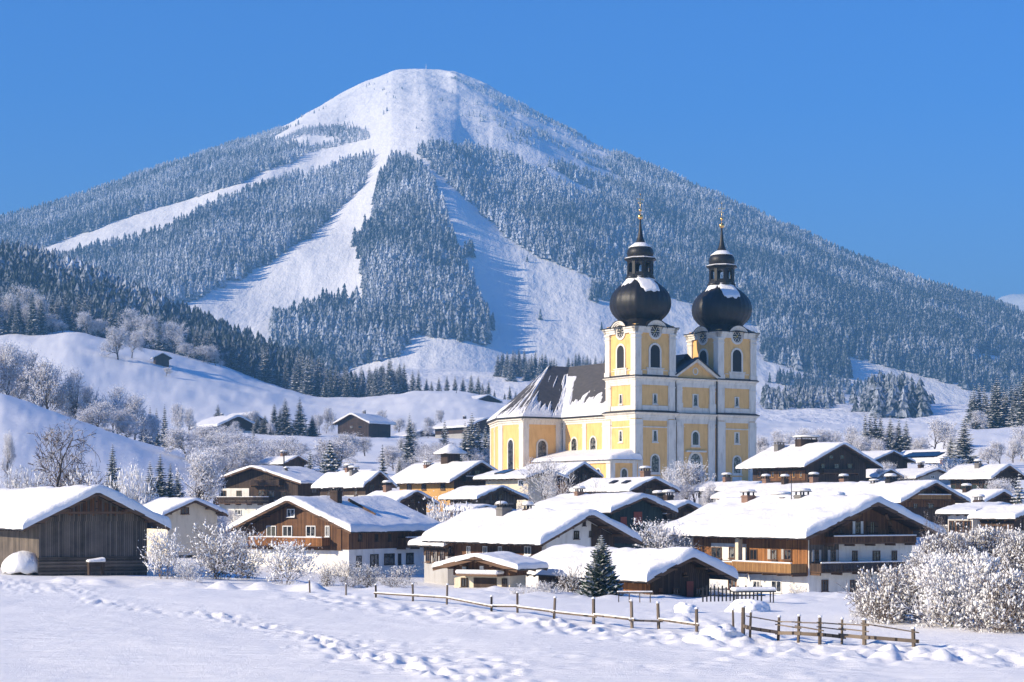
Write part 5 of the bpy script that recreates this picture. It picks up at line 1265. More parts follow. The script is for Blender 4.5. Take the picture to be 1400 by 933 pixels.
def ico():
    global ICO
    if ICO is None:
        import bmesh
        bm = bmesh.new(); bmesh.ops.create_icosphere(bm, subdivisions=1, radius=1.0); bm.verts.ensure_lookup_table()
        ICO = (np.array([v.co[:] for v in bm.verts]), [tuple(v.index for v in f.verts) for f in bm.faces]); bm.free()
    return ICO
def blob(mb, p, sx_, sz, r, mat, d=None):
    V, Fs = ico(); k = np.array([r.uniform(.78, 1.2) for _ in range(len(V))])[:, None]
    v = V * k * np.array([sx_ * r.uniform(.7, 1.1), sx_ * r.uniform(.7, 1.1), sz])
    if d is not None: dn = np.array(d[:]); v = v + (V @ dn)[:, None] * dn[None, :] * sx_ * r.uniform(.1, .9)
    v = v + np.array(p[:]); mb.raw([tuple(q) for q in v], Fs, mat, True)
def branchy(seed, H=10.0, spread=.75, levels=5, nkids=(3, 4, 4, 4, 3), r0=.016, lean=.0, stems=1, tw='twig', limb='bark', twig_r=.012, rime=0, rime_s=.14, clump=0, clump_s=(.08, .16), up=.25, gravity=0.0, first=.22, shape=None, leaf=0, clump_up=False):
    """limbs (thick) and twigs (thin) of a broadleaved tree or shrub, grown recursively"""
    r = random.Random(seed); lim = MB(); tws = MB(); ends = []
    def grow(p, d, ln, rad, lv):
        n = 3 if lv < 2 else 2; q = p; dd = d.copy(); rr = rad; pts = [p]
        for i in range(n):
            dd = (dd + Vector((r.gauss(0, .13), r.gauss(0, .13), r.gauss(0, .08) + (up * .12) - gravity * .08 * lv))).normalized()
            q2 = q + dd * ln / n; r2 = rr * (.82 if lv < levels - 1 else .7)
            mbx = lim if lv <= 1 else tws; mt = M[limb] if lv <= 2 else M[tw]
            mbx.tube(q, q2, max(rr, twig_r), max(r2, twig_r * .7), mt, 6 if lv == 0 else (4 if lv <= 2 else 3), True)
            q = q2; rr = r2; pts.append(q)
        if lv >= levels - 1: ends.append((q, dd, ln)); ends.append((pts[1], dd, ln)); return
        k = nkids[lv]
        for i in range(k + (1 if r.random() < .4 else 0)):
            # children leave along the upper part of the parent
            u = r.uniform(.35, 1.0) if i else 1.0; seg = min(n - 1, int(u * n)); f = u * n - seg; b = pts[seg].lerp(pts[seg + 1], min(1, f))
            ax = Vector((r.gauss(0, 1), r.gauss(0, 1), r.gauss(0, .6))); ax = (ax - dd * ax.dot(dd))
            if ax.length < .01: continue
            ax.normalize(); ang = r.uniform(.35, .95) * (spread + .25) * (1 if i else .5)
            nd = (dd * math.cos(ang) + ax * math.sin(ang)); nd.z += up * .3; nd.normalize()
            grow(b, nd, ln * r.uniform(.62, .92), rr * r.uniform(.5, .72) if i else rr * .85, lv + 1)
    for s_ in range(stems):
        a = 2 * math.pi * (s_ + r.random() * .6) / stems; tilt = 0 if stems == 1 else r.uniform(.15, .9) * spread
        d = Vector((math.cos(a) * math.sin(tilt) + lean, math.sin(a) * math.sin(tilt), math.cos(tilt))).normalized()
        base = Vector((math.cos(a) * .04 * H * (stems > 1), math.sin(a) * .04 * H * (stems > 1), -.3)); grow(base, d, H * first * (1 if stems == 1 else r.uniform(.8, 1.2)), H * r0 * (1 if stems == 1 else .55), 0)
    # normalise the height
    top = sorted(p.z for p, _, _ in ends)[int(len(ends) * .97)]; f = H / max(top, .1)
    cz = lambda z: z if z < .93 * H else .93 * H + (z - .93 * H) * .35
    for mb in (lim, tws): mb.v = [(x * f, y * f, cz(z * f)) for x, y, z in mb.v]
    ends = [(Vector((p.x * f, p.y * f, cz(p.z * f))), d, l * f) for p, d, l in ends]
    for k in range(rime):       # small leaf-sized faces of hoar frost on the twig tips
        p, d, l = r.choice(ends); c = p + Vector((r.gauss(0, 1), r.gauss(0, 1), r.gauss(0, .8))) * l * .30; s2 = rime_s * r.uniform(.5, 1.4)
        if c.z < .3: continue
        u = Vector((r.gauss(0, 1), r.gauss(0, 1), r.gauss(0, 1))).normalized(); v = u.cross(Vector((r.gauss(0, 1), r.gauss(0, 1), r.gauss(0, 1)))).normalized()
        tws.poly([c + u * s2, c + v * s2 * .6, c - u * s2 * .9, c - v * s2 * .6], M['rime'])
    for k in range(leaf):
        p, d, l = r.choice(ends); c = Vector((p.x * r.uniform(.2, 1), p.y * r.uniform(.2, 1), p.z * r.uniform(.15, .8))); s2 = .05 * r.uniform(.6, 1.4); u = Vector((r.gauss(0, 1), r.gauss(0, 1), r.gauss(0, 1))).normalized(); v = u.orthogonal().normalized()
        tws.poly([c + u * s2, c + v * s2, c - u * s2, c - v * s2], M['leaf_brown' if r.random() < .6 else 'leaf_green'])
    sn = tws
    for k in range(clump):
        p, d, l = r.choice(ends); c = p - d * r.random() * l * .6 + Vector((0, 0, .02)); 
        if c.z < .15 or (clump_up and r.random() > (c.z / H) * 1.5): continue
        s2 = r.uniform(*clump_s) * (1.5 if r.random() < .12 else 1); blob(sn, c, s2, s2 * .55, r, M['snow_roof'], d)
    rad = sorted(math.hypot(p.x, p.y) for p, _, _ in ends)[int(len(ends) * .93)] if ends else 1
    return lim, tws, sn, rad
LIB = {}
def lib_add(kind, parts, H, rad): LIB.setdefault(kind, []).append((parts, H, rad))
for s_ in range(5):
    a, b = spruce_meshes(100 + s_, 10, 26, 11, 3, .20, 'fir', .42 if s_ % 2 else .30); lib_add('spruce', [('crown', mesh_of(a, 'crown')), ('trunk', mesh_of(b, 'trunk'))], 10, 1.9)
for s_ in range(3):
    a, b = spruce_meshes(140 + s_, 10, 26, 11, 3, .21, 'fir', .92); lib_add('frost_spruce', [('crown', mesh_of(a, 'crown')), ('trunk', mesh_of(b, 'trunk'))], 10, 2.0)
a, b = spruce_meshes(160, 10, 24, 13, 4, .40, 'fir', .65); lib_add('wide_spruce', [('crown', mesh_of(a, 'crown')), ('trunk', mesh_of(b, 'trunk'))], 10, 4)
a, b = spruce_meshes(170, 5, 30, 15, 5, .33, 'fir_dark', .34, .22); lib_add('hero_spruce', [('crown', mesh_of(a, 'crown')), ('trunk', mesh_of(b, 'trunk'))], 5, 1.7)
def lib_branchy(kind, H, **kw):
    lim, tws, sn, rad = branchy(H=H, **kw); parts = [('crown', mesh_of(tws, 'crown')), ('trunk', mesh_of(lim, 'trunk'))]
    pass
    lib_add(kind, parts, H, rad)
for s_ in range(5):
    lib_branchy('frost_tree', 14, seed=200 + s_, spread=.95, nkids=(6, 5, 4, 3, 3), tw='twig_frost', twig_r=.035, rime=7500, rime_s=.17, r0=.014, first=.14, up=.22)
lib_branchy('bare_tree', 11, seed=231, spread=1.3, nkids=(5, 4, 4, 3, 3), levels=6, tw='twig', twig_r=.018, r0=.022, first=.2, up=.03, rime=500, rime_s=.05)
lib_branchy('bare_tree', 11, seed=235, spread=.8, nkids=(4, 4, 4, 3, 3), levels=6, tw='twig_frost', twig_r=.018, r0=.016, first=.2, up=.3, rime=1500, rime_s=.06)
lib_branchy('bare_tree', 9, seed=238, spread=.9, nkids=(4, 4, 4, 3, 3), levels=5, tw='twig', twig_r=.014, r0=.018, first=.22, up=.3, rime=400, rime_s=.05)
for s_ in range(3):
    lib_branchy('bush', 3, seed=260 + s_, spread=1.1, stems=9, nkids=(3, 3, 3, 3), levels=4, tw='twig_frost', limb='twig', twig_r=.010, r0=.010, first=.34, rime=1300, rime_s=.06, clump=1000, clump_s=(.04, .10), leaf=120)
for s_ in range(2):
    lib_branchy('brown_bush', 3, seed=270 + s_, spread=1.0, stems=10, nkids=(3, 3, 3, 3), levels=4, tw='twig', limb='twig', twig_r=.010, r0=.010, first=.36, rime=300, rime_s=.045, clump=800, clump_s=(.03, .08), leaf=500)
for s_ in range(2):
    lib_branchy('hero_bush', 4.6, seed=282 + s_ * 3, spread=1.05, stems=10, nkids=(3, 4, 4, 3), levels=5, tw=('twig', 'twig_frost')[s_], limb='twig', twig_r=.013, r0=.012, first=.30, rime=600, rime_s=.05, clump=2600, clump_s=(.045, .125), leaf=400, up=.35, clump_up=True)
print('library', {k: len(v) for k, v in LIB.items()})
trn = random.Random(9)
def plant(kind, px, top, Y, label, cat='tree', group=None, wpx=None, name=None, var=None, deep=False, rot=None, base=None, Hm=None):
    parts, H0, rad = LIB[kind][var if var is not None else trn.randrange(len(LIB[kind]))]
    x = (px - CX) / F * Y; gz = ground_z(x, Y) if base is None else CAMZ + (HY - base) / F * Y
    H = Hm if Hm else (CAMZ + (HY - top) / F * Y - gz); H = max(H, .6); sz = H / H0; sx_ = sz * trn.uniform(.9, 1.12) if wpx is None else (wpx / F * Y / 2) / rad
    rz = trn.uniform(0, 6.28) if rot is None else rot
    if name is None: name = {'spruce': 'spruce_tree', 'frost_spruce': 'spruce_tree', 'wide_spruce': 'spruce_tree', 'hero_spruce': 'spruce_tree', 'frost_tree': 'frosted_tree', 'bare_tree': 'bare_tree'}.get(kind, 'snowy_bush')
    if deep:
        root = empty(name, (x, Y, gz - .1), rz); root.scale = (sx_, sx_, sz)
        for nm, me in parts:
            o = bpy.data.objects.new(nm, me); col.objects.link(o); o.parent = root
    else:
        root = bpy.data.objects.new(name, parts[0][1]); col.objects.link(root); root.location = (x, Y, gz - .1); root.rotation_euler = (0, 0, rz); root.scale = (sx_, sx_, sz)
        if kind in ('frost_tree', 'bare_tree', 'bush', 'brown_bush'):
            o = bpy.data.objects.new('trunk', parts[1][1]); col.objects.link(o); o.parent = root
    tag(root, label, cat, group); return root
# -- hero and named plants
plant('hero_spruce', 822, 727, 122, 'small dark green spruce behind the post fence in front of the timber shed', wpx=66, deep=True)
plant('bare_tree', 76, 577, 225, 'large bare tree with spreading dark limbs behind the grey barn', wpx=128, deep=True, var=0)
plant('bare_tree', 745, 622, 252, 'bare frosted tree in front of the church\'s yellow annex', wpx=98, deep=True, var=1, rot=2)
plant('bare_tree', 800, 655, 228, 'smaller bare tree with fine upright twigs above the white and brown chalet', wpx=66, deep=True, var=2)
plant('frost_tree', 950, 631, 272, 'frosted white tree in front of the church portal', wpx=62, deep=True, var=1)
plant('frost_tree', 914, 640, 268, 'slim frosted tree left of the one at the church portal', wpx=34, deep=True, var=2)
plant('frost_tree', 974, 660, 262, 'low frosted shrub tree at the foot of the church\'s right tower', wpx=34, deep=True, var=3)
plant('spruce', 154, 604, 300, 'lone dark spruce behind the grey barn\'s roof ridge', wpx=30, deep=True)
for (p, t, w_) in ((205, 628, 20), (219, 617, 24), (233, 630, 18), (243, 637, 20)): plant('spruce', p, t, 290, 'dark spruce in the tight clump behind the cream gabled house', group='spruces behind the cream house', wpx=w_ * 1.5, deep=True)
plant('wide_spruce', 451, 597, 330, 'broad dense spruce behind the dark board farmhouse', wpx=56, deep=True)
plant('spruce', 424, 612, 335, 'slimmer spruce leaning on the broad one behind the dark board farmhouse', wpx=28, deep=True)
plant('spruce', 523, 604, 300, 'dark pointed spruce left of the ochre house', wpx=28, deep=True)
plant('spruce', 490, 633, 345, 'small spruce top over the snowy roofs left of the pointed spruce', wpx=18)
plant('spruce', 1318, 568, 370, 'tall snow laden spruce standing over the roofs on the right', wpx=48, deep=True, var=1)
plant('frost_spruce', 1393, 643, 215, 'heavily frosted young spruce at the right edge', wpx=44, deep=True)
plant('frost_spruce', 1300, 592, 375, 'pale frosted young tree left of the tall snow laden spruce', wpx=26, deep=True)
for i, (p, t, w_) in enumerate(((1183, 561, 15), (1190, 562, 15), (1197, 560, 16), (1204, 563, 15), (1217, 565, 16), (1229, 569, 15), (1239, 571, 16), (1184, 585, 26), (1192, 592, 22))):
    plant('spruce', p, t, 455 if i < 7 else 440, 'dark spruce in the group above the farmhouse right of the church', group='spruces right of the church', wpx=w_ * 1.5)
# bushes round the village edge
B = 'bush'
plant('bush', 386, 737, 140, 'round white frosted bush in front of the warm brown chalet', 'bush', wpx=92, deep=True, base=797)
plant('brown_bush', 300, 710, 146, 'tall brown and white shrub right of the grey barn', 'bush', wpx=96, deep=True, base=794)
plant('brown_bush', 335, 722, 150, 'brown snowy shrub between the tall shrub and the round white bush', 'bush', wpx=60, deep=True, base=792)
plant('bush', 226, 724, 143, 'loose bluish snowy bush against the barn\'s right corner', 'bush', wpx=70, deep=True, base=794)
plant('bush', 258, 762, 138, 'low snowy bush in the blue shade between barn and tall shrub', 'bush', wpx=44, deep=True, base=798)
for (p, t, w_, l) in ((447, 768, 40, 'first low frosted hedge bush right of the round white bush'), (478, 764, 46, 'second low hedge bush, under the white wall of the warm brown chalet'), (505, 768, 40, 'low hedge bush below the warm brown chalet\'s wall corner'), (543, 771, 58, 'last low hedge bush with green leaves at the left fence posts')):
    plant('brown_bush', p, t, 136, l, 'bush', wpx=w_, deep=True, base=803)
plant('brown_bush', 782, 768, 124, 'upright brown frosted bush left of the dark green spruce', 'bush', wpx=44, deep=True, base=822)
plant('bush', 745, 793, 121, 'small white bush left of the upright brown one by the fence', 'bush', wpx=44, deep=True, base=822)
plant('bush', 716, 797, 123, 'smallest white bush beside the little cottage by the fence', 'bush', wpx=40, deep=True, base=822)
plant('bush', 898, 710, 182, 'round frosted bush between the timber shed and the teal house', 'bush', wpx=78, deep=True, base=760)
plant('bush', 602, 684, 205, 'wide frosted shrub left of the white and brown chalet\'s roof', 'bush', wpx=84, deep=True)
plant('bush', 640, 690, 207, 'frosted shrub right beside the wide one above the snowed over shed', 'bush', wpx=50, deep=True)
plant('bush', 977, 795, 140, 'small white shrub in the gap between shed and largest chalet', 'bush', wpx=40, deep=True, base=826)
plant('brown_bush', 1090, 796, 155, 'bare brown shrub against the largest chalet\'s white wall', 'bush', wpx=36, deep=True, base=830)
plant('bush', 1118, 812, 156, 'low snowy shrub at the largest chalet\'s front corner', 'bush', wpx=26, deep=True, base=830)
for i, (p, t, Y, w_, b, l) in enumerate(((1232, 770, 93, 130, 878, 'big snow laden bush at the end of the right fence'), (1318, 752, 90, 165, 888, 'largest snow laden bush in the right foreground'), (1392, 776, 86, 130, 890, 'snow laden bush cut by the right edge in the foreground'), (1196, 808, 97, 60, 872, 'small brown tipped bush left of the big ones by the right fence'))):
    plant('hero_bush', p, t, Y, l, 'bush', wpx=w_, deep=True, base=b, var=i % 2, rot=i * 2.1)
for (p, t, Y, w_, l) in ((1300, 724, 128, 90, 'snowy bush row, nearest to the largest chalet\'s right corner'), (1350, 716, 130, 96, 'frosted bush in the middle of the row behind the foreground bushes'), (1396, 722, 126, 80, 'frosted bush at the right end of the row behind the foreground bushes'), (1262, 752, 118, 70, 'dark shaded bush beside the largest chalet\'s right corner')):
    plant('hero_bush', p, t, Y, l, 'bush', wpx=w_, deep=True)
plant('bare_tree', 1276, 697, 165, 'dark bare little tree behind the largest chalet\'s right eave', wpx=44, deep=True, var=2)
for (p, t, w_, l) in ((18, 634, 60, 'brown frosted scrub at the left edge above the barn roof'), (48, 640, 50, 'second brown scrub above the barn roof'), (120, 640, 60, 'scrub right of the large bare tree\'s trunk'), (176, 640, 56, 'snow loaded scrub above the barn roof\'s right slope'), (190, 640, 56, 'pale frosted bush left of the spruce clump')):
    plant('brown_bush' if p < 130 else 'bush', p, t, 215, l, 'bush', wpx=w_, deep=True)
plant('frost_tree', 10, 590, 300, 'slim pale frosted tree at the left edge', wpx=22, deep=True)
plant('frost_tree', 270, 616, 282, 'frosted birch like tree between the spruce clump and the farmhouse', wpx=66, deep=True, var=1)
# frosted trees in the left valley row
G1 = 'frosted trees in the hollow behind the left slope'
for (p, t, Y, w_) in ((-40, 470, 460, 60), (-12, 476, 470, 50), (9, 468, 465, 44), (24, 492, 480, 40), (41, 480, 470, 42), (55, 520, 480, 30), (68, 493, 460, 50), (88, 525, 470, 36), (105, 506, 462, 44), (128, 527, 470, 34), (154, 529, 470, 40), (133, 549, 450, 48), (160, 560, 455, 36), (184, 541, 465, 42), (172, 575, 450, 36), (205, 566, 470, 30), (150, 585, 440, 26), (78, 560, 455, 30)):
    plant('frost_tree', p, t, Y, 'frosted broad tree in the row behind the left snow slope', group=G1, wpx=w_ * 1.15)
for (p, t, Y) in ((205, 551, 500), (214, 555, 505), (225, 549, 510), (196, 560, 480)): plant('frost_spruce', p, t, Y, 'frosted spruce at the right end of the hollow left of the terrace farm', group='frosted spruces left of the terrace farm', wpx=16)
G2 = 'frosted trees at the edge of the dark wood'
for (p, t, Y, w_) in ((-20, 410, 1095, 40), (8, 403, 1100, 40), (30, 393, 1130, 40), (42, 416, 1090, 34), (58, 404, 1095, 24), (72, 430, 1090, 30), (120, 427, 1085, 26), (132, 436, 1090, 22), (182, 422, 1105, 34), (210, 432, 1100, 30), (238, 440, 1100, 34), (258, 470, 1090, 26), (278, 473, 1088, 36), (295, 478, 1090, 26), (86, 440, 1085, 20)):
    plant('frost_tree', p, t, Y, 'frosted tree standing before the dark wood on the left hillcrest', group=G2, wpx=w_ * 1.1)
plant('frost_tree', 161, 447, y_at(161, 492, 760), 'spreading frosted tree beside the lone hay barn on the hillside', wpx=42, deep=True); plant('frost_tree', 180, 452, y_at(180, 490, 760), 'frosted tree touching the lone hay barn', wpx=30)
plant('frost_tree', 227, 502, y_at(227, 515, 745), 'single small round bush on the open white hillside', 'bush', wpx=15)
# terrace
for (p, t, Y, w_, k) in ((298, 551, 735, 12, 'spruce'), (375, 549, 650, 13, 'spruce'), (390, 542, 650, 17, 'spruce'), (383, 556, 655, 14, 'spruce'), (410, 541, 650, 16, 'spruce'), (427, 566, 655, 14, 'spruce'), (362, 566, 660, 14, 'spruce'), (352, 568, 665, 12, 'spruce')):
    plant(k, p, t, Y, 'dark spruce on the terrace between the two farms', group='spruces on the terrace', wpx=w_ * 1.65)
for (p, t, Y, w_) in ((243, 551, 600, 24), (323, 576, 655, 20), (333, 566, 690, 18), (345, 561, 690, 22), (371, 577, 640, 12), (446, 557, 700, 26), (437, 566, 700, 16), (258, 558, 640, 20), (520, 560, 760, 18), (545, 572, 740, 22), (567, 577, 700, 22), (588, 570, 735, 20), (585, 583, 690, 16), (710, 560, 780, 26), (720, 574, 700, 22), (604, 560, 800, 16)):
    plant('frost_tree', p, t, Y, 'frosted tree on the terrace among the far farms', group='frosted trees on the terrace', wpx=w_)
# trees behind the village roofs
vr = random.Random(31)
for i in range(44):
    p = vr.choice([vr.uniform(250, 420), vr.uniform(460, 680), vr.uniform(460, 680)]); Y = vr.uniform(360, 520); x = (p - CX) / F * Y
    plant('frost_tree' if vr.random() < .86 else 'frost_spruce', p, 0, Y, 'frosted tree in the hollow between the village roofs and the terrace', group='frosted trees behind the village', Hm=vr.uniform(4, 8.5))
for i in range(10):
    plant('spruce', (636, 645, 654, 664, 672, 681, 690, 700, 560, 608)[i], 0, 430 + i * 3, 'spruce in the group behind the ochre house left of the nave', group='spruces left of the nave', Hm=vr.uniform(11, 15))
GR = 'frosted trees above the village on the right'
for (p, t, Y, w_) in ((1276, 573, 495, 44), (1290, 577, 500, 30), (1212, 585, 470, 34), (1225, 583, 475, 34), (1163, 583, 450, 34), (1148, 590, 440, 28), (1130, 586, 430, 34), (1112, 592, 430, 30), (1095, 585, 430, 30), (1078, 592, 425, 30), (1060, 588, 420, 30), (1046, 596, 420, 26), (1176, 596, 430, 28), (1245, 592, 470, 28), (1258, 598, 450, 26), (1302, 597, 405, 22), (1352, 611, 395, 26), (1367, 603, 400, 26), (1396, 582, 440, 46), (1385, 600, 420, 24), (1332, 562, 640, 26), (1425, 575, 430, 50), (1200, 600, 420, 24), (1050, 610, 380, 24), (1205, 636, 300, 18), (1218, 632, 310, 24)):
    plant('frost_tree', p, t, Y, 'round frosted tree in the white belt above the right hand roofs', group=GR, wpx=w_ * 1.15)
for i in range(30):
    p = 1328 + i * 5.5 + vr.uniform(-2, 2); plant('spruce', p, 0, 690 + vr.uniform(-20, 60), 'tall dark spruce in the row along the white field at the right', group='spruces along the right hand field', Hm=vr.uniform(17, 23))
GM = 'conifers scattered on the middle slopes'
for (p, t, Y) in ((564, 504, 1235), (572, 503, 1230), (583, 516, 1240), (553, 515, 1230), (600, 514, 1240), (611, 511, 1235), (622, 512, 1240), (633, 514, 1240), (644, 510, 1235), (654, 512, 1235), (660, 522, 1200), (668, 519, 1110), (664, 530, 1090), (697, 526, 1120), (690, 536, 1110), (705, 534, 1120), (624, 533, 1010), (590, 520, 1245), (676, 532, 1130)):
    plant('spruce' if t % 2 else 'frost_spruce', p, t, Y, 'spruce on the middle slope behind the small white knoll', group=GM)
for i in range(26):
    p = 682 + i * 3.2 + vr.uniform(-2, 2); plant('spruce', p, 0, 1500 + vr.uniform(-30, 90), 'spruce in the bluish stand left above the nave roof', group='spruces above the nave roof', Hm=vr.uniform(18, 25))
for i in range(18):
    p = 776 + i * 3.3 + vr.uniform(-2, 2); plant('spruce', p, 0, 1640 + vr.uniform(-30, 90), 'spruce in the stand against the left tower', group='spruces beside the left tower', Hm=vr.uniform(20, 27))
vr2 = random.Random(52)
FILL = [(1010, 232), (985, 240), (1215, 235), (1330, 212), (1296, 225), (1322, 262), (1262, 300), (1235, 300), (1180, 262), (1392, 250), (1300, 345), (664, 240), (590, 262), (540, 262), (515, 255), (700, 255), (722, 235), (930, 222), (948, 232), (908, 245), (560, 250), (335, 240), (322, 262), (290, 235), (214, 225), (182, 240), (598, 190), (625, 232), (1270, 262), (1360, 278), (1372, 225)]
for (p, Y) in FILL:
    k = vr2.choice(['bush', 'frost_tree', 'bush', 'bare_tree']); plant(k, p, 0, Y, 'snowy garden shrub between the village houses', 'shrub', name='snowy_bush' if k == 'bush' else 'frosted_tree', group='garden shrubs between the village houses', Hm=vr2.uniform(2.6, 5.0), deep=True)
# the dark wood on the left hill: the nearest as trees of their own, the rest one mass
P, Y, X = grid_scatter(-230, 560, 1075, 1720, 9.2, 77)
lim = np.interp(Y, [1075, 1180, 1300, 1720], [555, 545, 430, 420]); keep = (P < lim) & (fbm(X / 60, Y / 60, 2, 5) > -.55)
gapz = (Y < 1150) & (P > 290) & (P < 400); keep &= ~gapz; keep &= ~((Y < 1130) & (P < 300) & (P > 60) )
P, Y, X = P[keep], Y[keep], X[keep]; z = ground_zv(X, Y); rs = np.random.RandomState(12); H = rs.uniform(17, 27, len(P)) * np.where(P > 440, .85, 1.0)
vis = (P > -30) & (P < 560); order = np.argsort(Y + np.where(vis, 0, 1e5)); near = np.zeros(len(P), bool); near[order[:170]] = True
for i in np.where(near)[0]:
    plant('spruce' if rs.rand() < .86 else 'frost_spruce', float(P[i]), 0, float(Y[i]), 'tall dark spruce at the edge of the wood on the left hill', group='spruces along the edge of the dark wood', Hm=float(H[i]))
far_ = ~near; fr = np.clip(rs.rand(far_.sum()) * .35 - .12, 0, 1)
o = forest_mesh('hillside_wood', X[far_], Y[far_], z[far_], H[far_], fr, M['fir_far'], tiers=6, nseg=11, nvar=8, wf=1.1, seed=5)
o['kind'] = 'stuff'; tag(o, 'dense dark spruce wood covering the left hill', 'wood'); print('wood', far_.sum())
# ---------------------------------------------------------------- fences and small things
def gp(px, py):      # a point on the ground where the photo shows py (by marching the height field)
    for Y in np.arange(60, 200, .25):
        x = (px - CX) / F * Y
        if CAMZ - (py - HY) / F * Y <= ground_z(x, Y): return Vector((x, Y, ground_z(x, Y)))
    return wpt(px, py, 120)
def fence(label, posts, rails, wire=None):
    p0 = gp(posts[0][0], posts[0][2]); root = empty('post_and_rail_fence', p0); tag(root, label, 'fence'); r = random.Random(len(posts)); P_ = []
    for (px, top, base, w_) in posts:
        g = gp(px, base); H = (base - top) / F * g.y; P_.append((g, H)); mb = MB(); l = g - p0; tl = Vector((r.gauss(0, .04), 0, H))
        mb.tube(l + Vector((0, 0, -.4)), l + tl, w_, w_ * .9, M['wood_fence'], 7, False); po = mb.build('post', root)
        mb = MB(); mb.lathe(l.x + tl.x, l.y, [(w_ * 1.0, l.z + H - .01), (w_ * 1.2, l.z + H + .03), (w_ * .8, l.z + H + .07), (.005, l.z + H + .09)], 8, M['snow_roof'], True); mb.build('snow', po)
    for (i0, i1, f0, f1, hh, sn) in rails:
        for i in range(i0, i1):
            (a, ha), (b, hb) = P_[i], P_[i + 1]; A = a - p0 + Vector((0, -.09, ha * f0 + r.gauss(0, .03))); Bq = b - p0 + Vector((0, -.09, hb * f1 + r.gauss(0, .03)))
            mb = MB(); d = (Bq - A).normalized() * .18; mb.bar(A - d, Bq + d, .06, hh, M['wood_fence']); ra = mb.build('rail', root)
            if sn:
                mb = MB(); mb.bar(A - d + Vector((0, 0, hh / 2 + .02)), Bq + d + Vector((0, 0, hh / 2 + .02)), .07, .05, M['snow_roof']); mb.build('snow', ra)
    return root
fence('long low post and rail fence from the hedge bushes to the timber shed',
      [(424, 794, 811, .06), (473, 799, 814, .06), (514, 800, 817, .07), (564.7, 799, 822.5, .07), (610.7, 800, 827, .07), (672, 817, 837, .07), (707.6, 811, 838, .07), (757, 818, 846, .075), (812, 819, 853.5, .09), (864.6, 822, 859, .085), (901, 825, 860, .085), (953, 833, 864, .085)],
      [(2, 11, .30, .30, .10, True)])
fence('right hand fence with thin upper rails and a thick board, ending at the big bushes',
      [(1003, 835, 858, .06), (1016, 831, 870, .10), (1025, 838, 872, .06), (1063.5, 845, 877, .07), (1091, 843, 879, .07), (1121, 845, 882, .08), (1151, 847, 881, .06), (1182, 848, 883, .10), (1250, 862, 886, .09)],
      [(1, 8, .36, .36, .15, False), (2, 8, .80, .80, .05, False), (3, 7, .62, .55, .05, False)])
# little yard fence by the timber shed
def yard_rail():
    c = gp(868, 824); root = empty('yard_railing', c); tag(root, 'short white snowy rail in front of the timber shed\'s open bay', 'railing'); 
    for i in range(4):
        mb = MB(); x = -1.0 + i * .65; mb.box(x - .03, -.03, -.2, x + .03, .03, .62, M['wood_fence']); mb.build('post', root)
    mb = MB(); mb.box(-1.1, -.05, .55, 1.1, .05, .63, M['wood_fence']); t_ = mb.build('rail', root); mb = MB(); mb.box(-1.1, -.06, .635, 1.1, .06, .72, M['snow_roof']); mb.build('snow', t_, bevel=.03)
yard_rail()
def picket():
    c = gp(1000, 822); root = empty('picket_fence', c); tag(root, 'dark blue picket fence half buried in snow left of the largest chalet', 'fence')
    for i in range(16):
        mb = MB(); x = -1.8 + i * .24; mb.box(x, -.02, -.2, x + .09, .02, .85 + .1 * (i % 2), M['iron']); mb.build('picket', root)
    for zz in (.3, .7):
        mb = MB(); mb.box(-1.9, .022, zz, 2.1, .06, zz + .06, M['iron']); mb.build('rail', root)
picket()
def snow_heap(name, label, px, base, wpx, hpx, seed, mat='snow', Y=None):
    c = gp(px, base) if Y is None else Vector(((px - CX) / F * Y, Y, ground_z((px - CX) / F * Y, Y))); s = c.y / F; w_, h_ = wpx * s / 2, hpx * s; mb = MB(); n, m = 40, 14; V = []; Fs = []
    for j in range(m + 1):
        t = j / m
        for i in range(n):
            a = 2 * math.pi * i / n; k = 1 + .55 * float(fbm(np.array([math.cos(a) * 1.6 + seed]), np.array([math.sin(a) * 1.6 + t * 2.2]), 5, seed)[0]); rr = w_ * math.cos(t * math.pi / 2) ** .7 * k; V.append((rr * math.cos(a), rr * .8 * math.sin(a), h_ * math.sin(t * math.pi / 2) ** .9 * (1 + .7 * (k - 1)) - .1 * (j == 0)))
    for j in range(m):
        for i in range(n): i2 = (i + 1) % n; Fs.append((j*n+i, j*n+i2, (j+1)*n+i2, (j+1)*n+i))
    mb.raw(V, Fs, M[mat], True); o = mb.build(name, loc=c + Vector((0, 0, -.05))); return o
# round snow capped bush by the barn
c = gp(30, 786); root = empty('snow_capped_bush', c); tag(root, 'round clipped bush under a thick ball of snow beside the barn', 'bush')
lim_, tws_, sn_, rad_ = branchy(H=1.5, seed=501, spread=1.1, stems=12, nkids=(3, 3, 3), levels=4, tw='twig', limb='twig', twig_r=.012, r0=.012, first=.4, leaf=900, rime=200, rime_s=.05)
b = tws_.build('twigs', root); b.scale = (1.45 / rad_, 1.3 / rad_, .85)
mb = MB(); rr = random.Random(6); V = []; Fs = []; n, m = 48, 16
for j in range(m + 1):
    t = j / m; ph = -0.35 + t * (math.pi / 2 + .35)
    for i in range(n):
        a = 2 * math.pi * i / n; k = 1 + .16 * float(fbm(np.array([math.cos(a) * 1.8 + 3]), np.array([math.sin(a) * 1.8 + t * 2]), 4, 6)[0]); V.append((1.62 * math.cos(ph) * k * math.cos(a), 1.4 * math.cos(ph) * k * math.sin(a), .62 + 1.28 * math.sin(ph) * (1 + .4 * (k - 1)) + .10 * (j == 0) * math.sin(a * 7)))
for j in range(m):
    for i in range(n): i2 = (i+1) % n; Fs.append((j*n+i, j*n+i2, (j+1)*n+i2, (j+1)*n+i))
